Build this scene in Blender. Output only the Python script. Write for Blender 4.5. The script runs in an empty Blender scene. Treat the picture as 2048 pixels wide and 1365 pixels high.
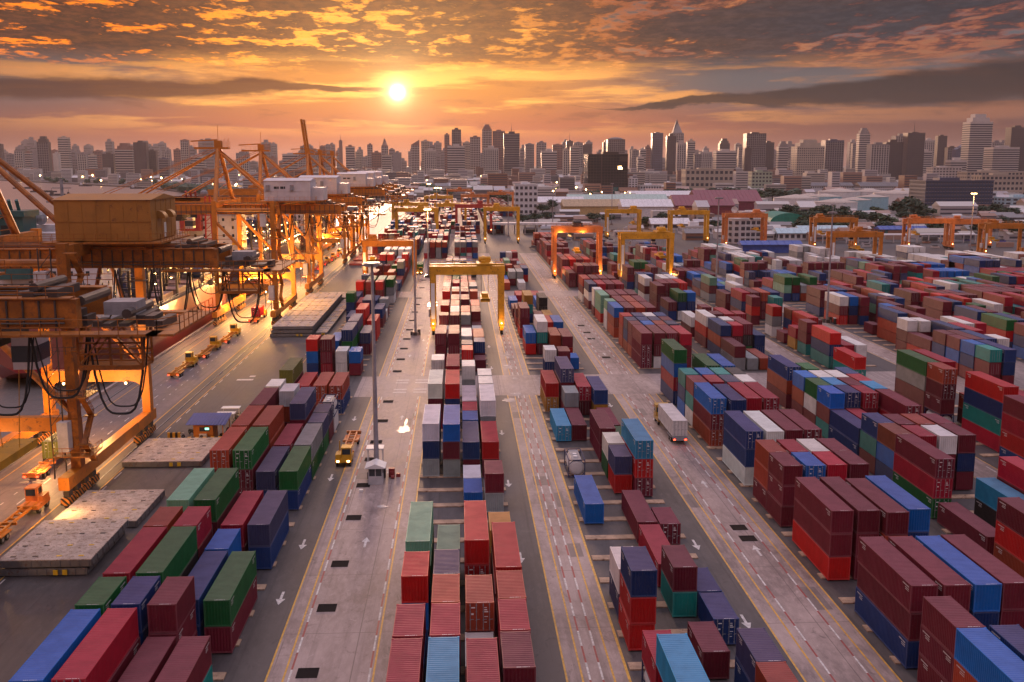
import bpy, math, random
from mathutils import Vector, Matrix
R = math.radians
random.seed(7)
S = bpy.context.scene
COL = S.collection

# ------------------------------------------------------------------ camera
CAM_H, PITCH, YAW, FPX = 44.9, 0.171, -0.0505, 2063.0
cd = bpy.data.cameras.new('camera'); cam = bpy.data.objects.new('camera', cd); COL.objects.link(cam)
cd.sensor_width = 36.0; cd.lens = 36.0 * FPX / 2048.0; cd.clip_start = 1.0; cd.clip_end = 60000
cam.location = (0, 0, CAM_H); cam.rotation_euler = (math.pi / 2 - PITCH, 0, -YAW * -1)
S.camera = cam

# ------------------------------------------------------------------ node helper
class V:
    """a socket with arithmetic, so shaders can be written as formulas"""
    nt = None
    def __init__(s, k): s.k = k
    @staticmethod
    def m(op, *a, clamp=False):
        n = V.nt.nodes.new('ShaderNodeMath'); n.operation = op; n.use_clamp = clamp
        for i, x in enumerate(a):
            if isinstance(x, V): V.nt.links.new(x.k, n.inputs[i])
            else: n.inputs[i].default_value = x
        return V(n.outputs[0])
    def __add__(s, o): return V.m('ADD', s, o)
    __radd__ = __add__
    def __sub__(s, o): return V.m('SUBTRACT', s, o)
    def __rsub__(s, o): return V.m('SUBTRACT', o, s)
    def __mul__(s, o): return V.m('MULTIPLY', s, o)
    __rmul__ = __mul__
    def __truediv__(s, o): return V.m('DIVIDE', s, o)
    def pw(s, o): return V.m('POWER', V.m('MAXIMUM', s, 0.0), o)
    def abs(s): return V.m('ABSOLUTE', s)
    def mx(s, o): return V.m('MAXIMUM', s, o)
    def mn(s, o): return V.m('MINIMUM', s, o)
    def step(s, a, b):
        n = V.nt.nodes.new('ShaderNodeMapRange'); n.interpolation_type = 'SMOOTHSTEP'
        V.nt.links.new(s.k, n.inputs['Value'])
        n.inputs['From Min'].default_value = a; n.inputs['From Max'].default_value = b
        n.inputs['To Min'].default_value = 0; n.inputs['To Max'].default_value = 1
        return V(n.outputs[0])
def xyz(x, y, z):
    n = V.nt.nodes.new('ShaderNodeCombineXYZ')
    for i, a in enumerate((x, y, z)):
        if isinstance(a, V): V.nt.links.new(a.k, n.inputs[i])
        else: n.inputs[i].default_value = a
    return V(n.outputs[0])
def noise(vec, scale, detail=4, rough=.55, dist=0.0):
    n = V.nt.nodes.new('ShaderNodeTexNoise')
    if vec is not None: V.nt.links.new(vec.k, n.inputs['Vector'])
    n.inputs['Scale'].default_value = scale; n.inputs['Detail'].default_value = detail
    n.inputs['Roughness'].default_value = rough; n.inputs['Distortion'].default_value = dist
    return V(n.outputs['Fac'])
def mixc(f, a, b, mode='MIX'):
    n = V.nt.nodes.new('ShaderNodeMix'); n.data_type = 'RGBA'; n.blend_type = mode; n.clamp_factor = True
    for sock, x in ((n.inputs['Factor'], f), (n.inputs['A'], a), (n.inputs['B'], b)):
        if isinstance(x, V): V.nt.links.new(x.k, sock)
        elif isinstance(x, (tuple, list)): sock.default_value = (*x[:3], 1)
        else: sock.default_value = x
    return V(n.outputs['Result'])

# ------------------------------------------------------------------ sky
SUN_EL, SUN_AZ = R(3.74), R(-3.28)
SD = Vector((math.sin(SUN_AZ) * math.cos(SUN_EL), math.cos(SUN_AZ) * math.cos(SUN_EL), math.sin(SUN_EL)))
world = bpy.data.worlds.new('World'); S.world = world; world.use_nodes = True
nt = world.node_tree; nt.nodes.clear(); V.nt = nt
tc = nt.nodes.new('ShaderNodeTexCoord'); sep = nt.nodes.new('ShaderNodeSeparateXYZ')
nt.links.new(tc.outputs['Generated'], sep.inputs[0])
dx, dy, dz = (V(sep.outputs[i]) for i in range(3))
dot = dx * SD.x + dy * SD.y + dz * SD.z
az = V.m('ARCTAN2', dx, dy) * (180 / math.pi)
el = V.m('ARCSINE', dz) * (180 / math.pi)
prox = dot.pw(26.0)                                   # how close a bit of sky is to the sunset
warmth = (az * -1.0).step(-24.0, 6.0)                # 1 on the left, 0 at the right edge
zz = dz.mx(0.0) + .045
q = xyz(dx / zz * .95, dy / zz * .62, 0.0)
n0 = noise(q, .9, 4, .55, .2)
n1 = noise(q, 4.2, 8, .62, .35)
n2 = noise(q, 14.0, 6, .62, .2)
streak = noise(xyz(az * .055, el * .62, 3.0), 1.6, 7, .6, .25)
fine = noise(xyz(az * .35, el * 1.6, 8.0), 1.1, 6, .62, .3)
# clear sky behind the clouds
hor = mixc(prox, (.12, .050, .048), (.68, .18, .075))
mid = mixc(prox.step(.25, 1.0), (.125, .11, .12), (.85, .30, .06))
top = mixc(warmth, (.075, .115, .145), (.13, .062, .040))
zen = (.98, .85, 1.06)
c = mixc(el.step(1.6, 4.2), hor, mid)
c = mixc(el.step(5.2, 8.5), c, top)
c = mixc(el.step(9.0, 48.0), c, zen)
# warm streaks low over the horizon
lit = mixc(prox.step(.45, 1.0), mixc(warmth, (.75, .14, .04), (1.35, .30, .010)), (1.9, .68, .08))
c = mixc((streak.step(.47, .60) * el.step(1.0, 2.8)) * .9, c, mixc(prox, (.26, .10, .065), (1.75, .72, .14)))
c = mixc((fine.step(.52, .72) * el.step(.6, 1.6) * (1.0 - el.step(4.0, 5.2))) * .55, c, mixc(prox, (.075, .038, .036), (.30, .09, .05)))
# mottled cloud deck: bright undersides at the cloud edges, dark cores
deck = el.step(4.3, 6.0)
cl = n0 * .34 + n1 * .42 + n2 * .24
body = mixc(prox.step(.35, 1.0), mixc(warmth, (.030, .029, .040), (.060, .024, .018)), (.20, .085, .045))
body = mixc(n2.step(.42, .62) * .55 + n1.step(.5, .68) * .3, body, mixc(prox.step(.35, 1.0), mixc(warmth, (.062, .055, .070), (.19, .058, .026)), (.42, .15, .05)))
body = mixc(el.step(9.0, 48.0), body, (.94, .80, .95))
edge = cl.step(.395, .44) * (1.0 - cl.step(.45, .50))
leftw = (az * -1.0).step(-16.0, 20.0)
c = mixc(deck * cl.step(.41, .475) * .96, c, body)
c = mixc(deck * edge * (1.0 - el.step(14.0, 40.0)) * (leftw * .80 + .18), c, lit)
# two long dark cloud banks
wob = noise(xyz(az * .12, el * .5, 1.0), 1.7, 7, .6, .2) - .5
b1 = ((el - 3.95 + az * -.012 + wob * 1.1).abs() / ((az * -1.0 - 2.0).step(0.0, 16.0) * .75 + .02)).step(.45, 1.05)
c = mixc((1.0 - b1) * .92 * (az * -1.0 - 1.5).step(0.0, 5.0), c, mixc(prox, (.05, .022, .022), (.15, .04, .022)))
b2 = ((el - 2.95 - (az - 8.0).mx(0.0) * .052 + wob * 1.5).abs() / ((az - 6.0).step(0.0, 24.0) * 1.25 + .04)).step(.5, 1.05)
c = mixc((1.0 - b2) * .93 * (az - 4.0).step(0.0, 7.0), c, (.030, .021, .025))
c = mixc(1.0 - (el + .2).step(.0, 2.3), c, hor)
# sun and its glow through thin cloud
glow = dot.pw(110000.0) * 26.0 + dot.pw(14000.0) * 1.6 + dot.pw(1900.0) * .36 + dot.pw(260.0) * .10 + dot.pw(70.0) * .03
g = mixc(1.0, xyz(glow, glow, glow), (1.0, .66, .30), 'MULTIPLY')
c = mixc(1.0, c, g, 'ADD')
sky = nt.nodes.new('ShaderNodeTexSky'); sky.sky_type = 'NISHITA'; sky.sun_disc = False
sky.sun_elevation = SUN_EL; sky.sun_rotation = SUN_AZ; sky.dust_density = 3.0
bg1 = nt.nodes.new('ShaderNodeBackground'); bg1.inputs['Strength'].default_value = .0006
nt.links.new(sky.outputs[0], bg1.inputs['Color'])
bg2 = nt.nodes.new('ShaderNodeBackground'); bg2.inputs['Strength'].default_value = 0.50
nt.links.new(c.k, bg2.inputs['Color'])
ad = nt.nodes.new('ShaderNodeAddShader'); wo = nt.nodes.new('ShaderNodeOutputWorld')
nt.links.new(bg1.outputs[0], ad.inputs[0]); nt.links.new(bg2.outputs[0], ad.inputs[1]); nt.links.new(ad.outputs[0], wo.inputs['Surface'])

sl = bpy.data.lights.new('sun', 'SUN'); sl.energy = 1.5; sl.angle = R(9.0); sl.color = (1.0, .58, .36)
so = bpy.data.objects.new('sun', sl); COL.objects.link(so)
so.rotation_euler = (-SD).to_track_quat('-Z', 'Y').to_euler()

S.render.engine = 'CYCLES'
S.view_settings.view_transform = 'Standard'; S.view_settings.look = 'None'
S.view_settings.exposure = 1.1; S.view_settings.gamma = 1.0; S.view_settings.use_curve_mapping = False
S.cycles.max_bounces = 5; S.cycles.diffuse_bounces = 1; S.cycles.glossy_bounces = 2; S.cycles.transmission_bounces = 2
HAZE = 0.000032
S.cycles.volume_bounces = 0; S.cycles.transparent_max_bounces = 4

# ------------------------------------------------------------------ mesh helpers
def tag(o, label=None, cat=None, group=None, kind=None):
    if label: o['label'] = label
    if cat: o['category'] = cat
    if group: o['group'] = group
    if kind: o['kind'] = kind
    return o
def link(o, parent=None):
    COL.objects.link(o)
    if parent is not None: o.parent = parent
    return o
def empty(name, loc, label, cat, group=None, rz=0.0):
    o = bpy.data.objects.new(name, None); o.empty_display_size = .5
    o.location = loc; o.rotation_euler = (0, 0, rz); link(o); return tag(o, label, cat, group)
def dup(root, loc=None, rz=None, label=None, parent=None):
    r = root.copy(); COL.objects.link(r)
    if parent is not None: r.parent = parent
    if loc is not None: r.location = loc
    if rz is not None: r.rotation_euler = (0, 0, rz)
    if label: r['label'] = label
    for ch in list(root.children): dup(ch, parent=r)
    return r
class MB:
    def __init__(s): s.v = []; s.f = []; s.mi = []; s.c = None
    def quad(s, a, b, c, d, m=0):
        i = len(s.v); s.v += [a, b, c, d]; s.f.append((i, i + 1, i + 2, i + 3)); s.mi.append(m); return s
    def box(s, x0, x1, y0, y1, z0, z1, m=0, bottom=True):
        i = len(s.v)
        s.v += [(x0, y0, z0), (x1, y0, z0), (x1, y1, z0), (x0, y1, z0), (x0, y0, z1), (x1, y0, z1), (x1, y1, z1), (x0, y1, z1)]
        F = [(0, 1, 5, 4), (1, 2, 6, 5), (2, 3, 7, 6), (3, 0, 4, 7), (4, 5, 6, 7)] + ([(3, 2, 1, 0)] if bottom else [])
        s.f += [tuple(i + k for k in q) for q in F]; s.mi += [m] * len(F); return s
    def bar(s, p, q, w, h=None, m=0):
        h = w if h is None else h
        p, q = Vector(p), Vector(q); d = (q - p)
        if d.length < 1e-6: return s
        d.normalize(); up = Vector((0, 0, 1)) if abs(d.z) < .95 else Vector((0, 1, 0))
        a = d.cross(up).normalized() * w / 2; b = a.cross(d).normalized() * h / 2
        i = len(s.v)
        for e in (p, q):
            for sa, sb in ((-1, -1), (1, -1), (1, 1), (-1, 1)): s.v.append(tuple(e + a * sa + b * sb))
        F = [(0, 1, 5, 4), (1, 2, 6, 5), (2, 3, 7, 6), (3, 0, 4, 7), (3, 2, 1, 0), (4, 5, 6, 7)]
        s.f += [tuple(i + k for k in q2) for q2 in F]; s.mi += [m] * 6; return s
    def tube(s, p, q, r, n=8, r2=None, m=0, caps=True):
        r2 = r if r2 is None else r2
        p, q = Vector(p), Vector(q); d = (q - p).normalized(); up = Vector((0, 0, 1)) if abs(d.z) < .95 else Vector((0, 1, 0))
        a = d.cross(up).normalized(); b = a.cross(d).normalized(); i = len(s.v)
        for e, rr in ((p, r), (q, r2)):
            for k in range(n):
                t = 2 * math.pi * k / n; s.v.append(tuple(e + (a * math.cos(t) + b * math.sin(t)) * rr))
        for k in range(n): s.f.append((i + k, i + (k + 1) % n, i + n + (k + 1) % n, i + n + k)); s.mi.append(m)
        if caps:
            s.f.append(tuple(i + k for k in range(n - 1, -1, -1))); s.f.append(tuple(i + n + k for k in range(n))); s.mi += [m, m]
        return s
    def path(s, pts, r, n=6, m=0):
        for a, b in zip(pts, pts[1:]): s.tube(a, b, r, n, m=m, caps=False)
        return s
    def prism(s, pts, z0, z1, m=0):
        i = len(s.v); n = len(pts)
        s.v += [(x, y, z0) for x, y in pts] + [(x, y, z1) for x, y in pts]
        for k in range(n): s.f.append((i + k, i + (k + 1) % n, i + n + (k + 1) % n, i + n + k)); s.mi.append(m)
        s.f.append(tuple(i + n + k for k in range(n))); s.f.append(tuple(i + k for k in range(n - 1, -1, -1))); s.mi += [m, m]
        return s
    def ball(s, c, r, n=8, sx=1, sy=1, sz=1, m=0):
        i = len(s.v); rings = n // 2
        for a in range(rings + 1):
            ph = math.pi * a / rings
            for k in range(n):
                t = 2 * math.pi * k / n
                s.v.append((c[0] + r * sx * math.sin(ph) * math.cos(t), c[1] + r * sy * math.sin(ph) * math.sin(t), c[2] + r * sz * math.cos(ph)))
        for a in range(rings):
            for k in range(n):
                s.f.append((i + a * n + k, i + (a + 1) * n + k, i + (a + 1) * n + (k + 1) % n, i + a * n + (k + 1) % n)); s.mi.append(m)
        return s
    def rail(s, pts, h=1.1, m=0, r=.045, sp=1.5):
        """handrail along a line of points"""
        for a, b in zip(pts, pts[1:]):
            a, b = Vector(a), Vector(b); n = max(1, int((b - a).length / sp))
            for k in range(n + 1):
                p = a.lerp(b, k / n); s.bar(p, p + Vector((0, 0, h)), r, m=m)
            for z in (h, h * .5): s.bar(a + Vector((0, 0, z)), b + Vector((0, 0, z)), r, m=m)
        return s
    def mesh(s, name, mats, smooth=False):
        me = bpy.data.meshes.new(name); me.from_pydata(s.v, [], s.f)
        for mm in (mats if isinstance(mats, (list, tuple)) else [mats]): me.materials.append(mm)
        if any(s.mi): me.polygons.foreach_set('material_index', s.mi)
        if smooth: me.polygons.foreach_set('use_smooth', [True] * len(me.polygons))
        if s.c is not None:
            at_ = me.color_attributes.new('Col', 'FLOAT_COLOR', 'CORNER'); d = []
            for p, cc in zip(me.polygons, s.c): d += [*cc, 1.0] * len(p.vertices)
            at_.data.foreach_set('color', d)
        me.update(); return me
    def build(s, name, mats, parent=None, loc=(0, 0, 0), smooth=False):
        o = bpy.data.objects.new(name, s.mesh(name, mats, smooth)); o.location = loc; return link(o, parent)

# ------------------------------------------------------------------ materials
MATS = {}
def mat(name, col, rough=.6, metal=0.0, var=.18, nscale=.6, rust=0.0, bump=0.0, stretch=(1, 1, 1), emit=None, spec=.5, fine=0.0):
    if name in MATS: return MATS[name]
    m = bpy.data.materials.new(name); m.use_nodes = True; t = m.node_tree; V.nt = t
    b = t.nodes['Principled BSDF']; b.inputs['Roughness'].default_value = rough; b.inputs['Metallic'].default_value = metal
    b.inputs['Specular IOR Level'].default_value = spec
    tcn = t.nodes.new('ShaderNodeTexCoord'); mp = t.nodes.new('ShaderNodeMapping'); mp.inputs['Scale'].default_value = stretch
    t.links.new(tcn.outputs['Object'], mp.inputs[0]); P = V(mp.outputs[0])
    if var or rust:
        n = noise(P, nscale, 6, .62)
        cc = mixc(n.step(.3, .7), tuple(x * (1 - var) for x in col), tuple(min(1, x * (1 + var)) for x in col))
        if fine: cc = mixc(noise(P, nscale * 9, 4, .7).step(.35, .7) * fine, cc, tuple(x * .45 for x in col))
        if rust: cc = mixc(noise(P, nscale * 2.7, 7, .7, .4).step(.62 - rust * .2, .68) * .85, cc, (.13, .05, .022))
        t.links.new(cc.k, b.inputs['Base Color'])
        rr = n * .3 + (rough - .15); t.links.new(rr.k, b.inputs['Roughness'])
    else: b.inputs['Base Color'].default_value = (*col, 1)
    if bump:
        bn = t.nodes.new('ShaderNodeBump'); bn.inputs['Strength'].default_value = bump; bn.inputs['Distance'].default_value = .05
        t.links.new(noise(P, nscale * 8, 5, .7).k, bn.inputs['Height']); t.links.new(bn.outputs[0], b.inputs['Normal'])
    if emit: b.inputs['Emission Color'].default_value = (*emit[:3], 1); b.inputs['Emission Strength'].default_value = emit[3]
    MATS[name] = m; return m
yel = mat('crane_orange_paint', (.50, .165, .012), .45, rust=.25, nscale=.35)
yelb = mat('crane_yellow_paint', (.66, .33, .015), .45, rust=.15, nscale=.4)
yeln = mat('near_crane_backlit_grimy_orange', (.36, .115, .012), .5, rust=.7, nscale=.5, var=.3, fine=.35)  # grime and rust, with backlit shade also darkening the orange
orh = mat('ochre_house_paint', (.34, .15, .028), .5, rust=.15, nscale=.4, var=.15)
orp = mat('crane_red_orange_paint', (.62, .19, .045), .5, rust=.15, nscale=.4)
steel = mat('dark_steel', (.055, .045, .042), .5, rust=.4, nscale=1.2)
grey = mat('grey_steel', (.26, .26, .28), .45, nscale=1.0)
black = mat('black_rubber', (.018, .018, .018), .7)
white = mat('white_paint', (.74, .73, .72), .5, var=.08, nscale=.5)
glass = mat('dark_glass', (.035, .045, .055), .12, var=0)
red = mat('red_paint', (.42, .035, .03), .5)
warm = mat('lit_lamp_glass', (1, .8, .5), .5, var=0, emit=(1.0, .55, .2, 14.0))
tail = mat('lit_tail_lamp', (.6, .02, .01), .4, var=0, emit=(1.0, .03, .01, 9.0))

ORD = ['first', 'second', 'third', 'fourth', 'fifth', 'sixth', 'seventh', 'eighth', 'ninth', 'tenth', 'eleventh', 'twelfth', 'thirteenth', 'fourteenth', 'fifteenth', 'sixteenth', 'seventeenth', 'eighteenth', 'nineteenth', 'twentieth', 'twenty-first', 'twenty-second', 'twenty-third', 'twenty-fourth', 'twenty-fifth', 'twenty-sixth', 'twenty-seventh', 'twenty-eighth', 'twenty-ninth', 'thirtieth', 'thirty-first', 'thirty-second', 'thirty-third']
# ------------------------------------------------------------------ ground, quay, water
def ground_mat(name, base, dark, seed, joints=0.0, rough=.55, spots=.5):
    m = bpy.data.materials.new(name); m.use_nodes = True; t = m.node_tree; V.nt = t
    b = t.nodes['Principled BSDF']; tcn = t.nodes.new('ShaderNodeTexCoord'); P = V(tcn.outputs['Object'])
    sp = t.nodes.new('ShaderNodeSeparateXYZ'); t.links.new(P.k, sp.inputs[0]); X, Y = V(sp.outputs[0]), V(sp.outputs[1])
    a = noise(xyz(X * .16, Y * .05, seed), 1.0, 8, .7, .6); f = noise(xyz(X * 1.3, Y * .45, seed + 3), 1.0, 6, .7); spk = noise(xyz(X * .55, Y * .4, seed + 40), 1.0, 7, .75, 1.2)
    tr = noise(xyz(X * 1.1, Y * .02, seed + 9), 1.0, 4, .6, .2)
    c = mixc(a.step(.32, .68), dark, base); c = mixc(f.step(.40, .75) * .5, c, tuple(x * 1.35 for x in base))
    c = mixc(tr.step(.52, .72) * spots, c, tuple(x * .45 for x in dark))
    c = mixc(spk.step(.56, .68) * .5, c, tuple(x * .38 for x in dark)); c = mixc((1.0 - spk.step(.30, .42)) * .45, c, tuple(min(.6, x * 1.6) for x in base))
    tk2 = noise(xyz(X * 2.6, Y * .012, seed + 55), 1.0, 3, .6, .1); c = mixc(tk2.step(.60, .70) * a.step(.4, .6) * .55, c, tuple(x * .35 for x in dark))
    if joints:
        jx = V.m('PINGPONG', X + 1000.0, joints / 2); jy = V.m('PINGPONG', Y + 1000.0, joints * .8)
        c = mixc((1.0 - jx.mn(jy).step(.02, .07)) * .6, c, tuple(x * .4 for x in dark))
        V.nt = t
    t.links.new(c.k, b.inputs['Base Color'])
    t.links.new((a * .35 + (rough - .18) + f * .12).k, b.inputs['Roughness'])
    bn = t.nodes.new('ShaderNodeBump'); bn.inputs['Strength'].default_value = .25; bn.inputs['Distance'].default_value = .03
    t.links.new(f.k, bn.inputs['Height']); t.links.new(bn.outputs[0], b.inputs['Normal'])
    MATS[name] = m; return m
asph = ground_mat('asphalt', (.095, .082, .083), (.045, .040, .044), 1.0)
conc = ground_mat('concrete_lane', (.39, .30, .28), (.17, .125, .12), 5.0, joints=9.0, spots=.35)
apron = ground_mat('quay_apron', (.19, .145, .145), (.11, .085, .09), 8.0, joints=12.0)
slab = ground_mat('pale_slab', (.38, .30, .28), (.19, .145, .14), 12.0, joints=7.0, spots=.3)
QX = -71.0
bank = [(QX, 1240), (-258, 1300), (-577, 1980), (-1238, 2885), (-3400, 4600), (-9000, 8200)]
g = MB()
g.prism([(QX, -80), (9000, -80), (14000, 14000), (-9000, 14000)] + bank[::-1], -4.0, 0.0)
earth = ground_mat('city_ground', (.12, .095, .085), (.06, .05, .045), 30.0)
tag(g.build('ground', [earth]), kind='structure')
w = bpy.data.materials.new('river_water'); w.use_nodes = True; t = w.node_tree; V.nt = t; b = t.nodes['Principled BSDF']
b.inputs['Base Color'].default_value = (.20, .185, .18, 1); b.inputs['Roughness'].default_value = .30
P = V(t.nodes.new('ShaderNodeTexCoord').outputs['Object']); bn = t.nodes.new('ShaderNodeBump'); bn.inputs['Strength'].default_value = .6; bn.inputs['Distance'].default_value = .7
sp = t.nodes.new('ShaderNodeSeparateXYZ'); t.links.new(P.k, sp.inputs[0])
t.links.new(noise(xyz(V(sp.outputs[0]) * .35, V(sp.outputs[1]) * .22, 0.0), 1.0, 5, .6, .5).k, bn.inputs['Height']); t.links.new(bn.outputs[0], b.inputs['Normal'])
wb = MB(); wb.quad((-12000, -200, -2.4), (200, -200, -2.4), (200, 14000, -2.4), (-12000, 14000, -2.4)); tag(wb.build('river', w), kind='structure')

def sheet(name, rects, z, m, kind='structure', parent=None):
    s = MB()
    for x0, x1, y0, y1 in rects: s.quad((x0, y0, z), (x1, y0, z), (x1, y1, z), (x0, y1, z))
    o = s.build(name, m, parent)
    if parent is None: tag(o, kind=kind)
    return o
sheet('terminal_yard', [(-71, 420, 40, 640), (-71, 60, 640, 1200)], .004, asph)
sheet('quay_apron', [(-70.9, -53.6, 41, 1195)], .008, apron)
ST = [(197.2, 216.6), (348, 364)]                                   # cross streets
lanes = [(-17.4, -6.3), (9.1, 14.7), (29.9, 38.5), (74.2, 79.5), (98, 104.5), (120, 128)]
segs = [(45, 197.2), (216.6, 348), (364, 520)]
sheet('concrete_lanes', [(a, b2, y0, y1) for a, b2 in lanes for y0, y1 in segs] + [(-17.4, 9.0, 520, 1190)], .008, conc)
sheet('cross_streets', [(-20.9, 400, y0, y1) for y0, y1 in ST], .012, slab)
# rails along the quay
sheet('crane_rail_slot', [(-52.25, -51.75, 42, 1190), (-68.25, -67.75, 42, 1190)], .012, steel)
rl = MB()
for x in (-52.0, -68.0): rl.box(x - .06, x + .06, 42, 1190, .012, .10)
tag(rl.build('crane_rails', grey), kind='structure')
kb = MB(); kb.box(-70.98, -70.35, 42, 1190, .0, .55); tag(kb.build('quay_kerb', slab), kind='structure')
fm = MB()
for y in range(60, 700, 9): fm.box(-71.9, -71.02, y, y + 1.6, -3.2, -.3)
tag(fm.build('quay_fenders', black), kind='stuff')

# painted lines
wl = mat('road_paint_white', (.66, .62, .60), .6, var=.35, nscale=2.2, fine=.6)
yl = mat('road_paint_yellow', (.60, .33, .05), .55, var=.25, nscale=1.5)
rp = mat('road_paint_red', (.30, .055, .05), .55, var=.25, nscale=1.5)
def dashes(xs, y0, y1, on, per, wd=.18, off=0):
    return [(x - wd / 2, x + wd / 2, y, min(y + on, y1)) for x in xs for y in [y0 + off + k * per for k in range(int((y1 - y0 - off) / per) + 1)] if y < y1]
wr, yr, rr_ = [], [], []
for y0, y1 in segs[:2] + [(364, 500)]:
    for x in (-17.4, -15.9, -8.0, 9.1, 10.5, 13.3, 30.0, 31.6, 37.0, 38.4): yr.append((x - .09, x + .09, y0, y1))
    yr.append((14.5, 14.75, y0, y1)); yr.append((-6.25, -6.05, y0, y1))
    for x in (-15.4, -8.35, 11.15, 12.3, 32.6, 36.0): rr_.append((x - .09, x + .09, y0, y1))
    wr += dashes((-15.4, -8.35, 11.15, 12.3, 32.6, 36.0), y0, y1, 3.2, 6.5)
    wr += dashes((75.0, 78.6, 99.0, 103.2, 121.5, 125.5), y0, y1, 3.0, 6.5)
    yr += [(x - .07, x + .07, y0, y1) for x in (54.4, 56.6, 74.2, 79.5, 98.2, 104.2)]
yr += [(-53.75, -53.55, 45, 600), (-50.5, -50.35, 45, 600), (-36.0, -35.85, 205, 345), (-66.2, -66.05, 45, 600)]
wr += dashes((-50.0,), 60, 600, 3.2, 6.6, .16) + dashes((-57.2, -61.4), 60, 600, 1.1, 4.4, .16) + dashes((-59.3, -36.8), 90, 600, 2.6, 9, .18)
for x in (-13.5, -9.5, 20, 24, 48, 52): 
    for y in (200.5, 203.2, 209.5, 212.2): wr.append((x, x + 2.6, y, y + .8))
sheet('yellow_lane_lines', yr, .016, yl); sheet('red_lane_lines', rr_, .016, rp); sheet('white_lane_dashes', wr, .022, wl)
def arrow(x, y, d, k=1.0):                                          # d = +1 pointing away, -1 towards the camera
    a = MB(); z = .026
    P2 = [(-.14, -1.5), (.14, -1.5), (.14, .35), (-.14, .35)]
    a.quad(*[(x + px * k, y + py * d * k, z) for px, py in (P2 if d > 0 else P2[::-1])])
    H2 = [(-.5, .35), (.5, .35), (.02, 1.8), (-.02, 1.8)]
    a.quad(*[(x + px * k, y + py * d * k, z) for px, py in (H2 if d > 0 else H2[::-1])]); return a
am = MB()
for x, y, d in ((-18.9, 145, -1), (-19.0, 118.5, -1), (-19, 103, -1), (-19, 180, -1), (-11.6, 100 + 18.5, 1), (-10.8, 148, 1), (-10.6, 180, 1), (-12, 240, 1), (-9.5, 262, -1), (-13, 290, -1), (-10, 320, 1), (6.6, 141, -1), (6.7, 113, -1), (6.8, 169, -1), (6.8, 225, -1), (7, 252, -1), (28, 150, -1), (27.8, 116, -1), (28, 188, -1), (34.4, 139, 1), (34.6, 113.5, 1), (34.4, 176, 1), (34.2, 240, 1), (34, 262, -1), (28, 95, -1)):
    a = arrow(x, y, d, 1.0); i = len(am.v); am.v += a.v; am.f += [tuple(i + k for k in q2) for q2 in a.f]; am.mi += a.mi
tag(am.build('painted_arrows', wl), kind='structure')
mk = MB()
for x0, y0, w0, h0 in ((-47, 214, 3.4, 1.4), (-45, 217.5, 1.2, 1.4), (-46.5, 300, 3, 1.4)): mk.quad((x0, y0, .02), (x0 + w0, y0, .02), (x0 + w0, y0 + h0, .02), (x0, y0 + h0, .02))
tag(mk.build('worn_white_marking', wl), kind='structure')
# puddles with sky glare painted in as pale colour, and pale repair patches
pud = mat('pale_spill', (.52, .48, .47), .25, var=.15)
random.seed(3)
def blob(m, x, y, rx, ry, z, n=18):
    pts = []
    for k in range(n):
        t = 2 * math.pi * k / n; r = random.uniform(.6, 1.1); pts.append((x + rx * r * math.cos(t), y + ry * r * math.sin(t), z))
    i = len(m.v); m.v += [(x, y, z)] + pts
    for k in range(n): m.f.append((i, i + 1 + k, i + 1 + (k + 1) % n)); m.mi.append(0)
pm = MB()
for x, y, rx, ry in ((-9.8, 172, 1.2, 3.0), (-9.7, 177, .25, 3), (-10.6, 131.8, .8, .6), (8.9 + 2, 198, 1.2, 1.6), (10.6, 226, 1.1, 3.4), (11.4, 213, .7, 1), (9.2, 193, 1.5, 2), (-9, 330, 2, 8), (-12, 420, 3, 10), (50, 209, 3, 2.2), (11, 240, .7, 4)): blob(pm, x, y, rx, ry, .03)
tag(pm.build('puddle_glare_patches', pud), kind='structure')
pa = MB()
random.seed(5)
pa_r = []
for k in range(26):
    a0, a1 = random.choice(lanes[:3]); x = random.uniform(a0, a1 - 2); y = random.uniform(90, 340); w0, h0 = random.uniform(1, 2.6), random.uniform(1.5, 6)
    if all(x > q2[1] or x + w0 < q2[0] or y > q2[3] or y + h0 < q2[2] for q2 in pa_r): pa_r.append((x, x + w0, y, y + h0))
sheet('repair_patches', [q2 for q2 in pa_r], .013, ground_mat('patch_concrete', (.20, .16, .15), (.13, .10, .10), 44.0))
# drain gratings
gy = [86.5, 100.2, 112, 127.5, 141, 154, 164, 178, 193, 222, 236, 250, 264, 279, 296, 313, 330, 346, 375, 400, 425]
frame_m = MB(); frame_m.box(-.95, .95, -.9, -.82, 0, .05); frame_m.box(-.95, .95, .82, .9, 0, .05); frame_m.box(-.95, -.87, -.82, .82, 0, .05); frame_m.box(.87, .95, -.82, .82, 0, .05)
bar_m = MB(); bar_m.quad((-.87, -.82, .012), (.87, -.82, .012), (.87, .82, .012), (-.87, .82, .012))
for k in range(14): bar_m.box(-.82 + k * .12, -.76 + k * .12, -.8, .8, .014, .04)
iron = mat('grate_iron', (.022, .018, .018), .9, var=0, spec=.1)
fme, bme = frame_m.mesh('grating_frame', [iron]), bar_m.mesh('grating_bars', [iron])
spots = [(-13.9, y) for y in gy] + [(34.6, 117.6), (34.5, 121.4), (34, 236), (33.8, 262), (33.9, 272), (33.7, 284)]
for k, (x, y) in enumerate(spots):
    o = link(bpy.data.objects.new('drain_grating', None)); o.location = (x, y, .012)
    where = 'the avenue left of centre' if x < 0 else 'the lane right of centre'
    tag(o, '%s drain grating from the front in %s' % (ORD[k if x < 0 else k - len(gy)], where), 'drain', 'drain gratings in the lanes')
    link(bpy.data.objects.new('grating_frame', fme), o); link(bpy.data.objects.new('grating_bars', bme), o)
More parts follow.
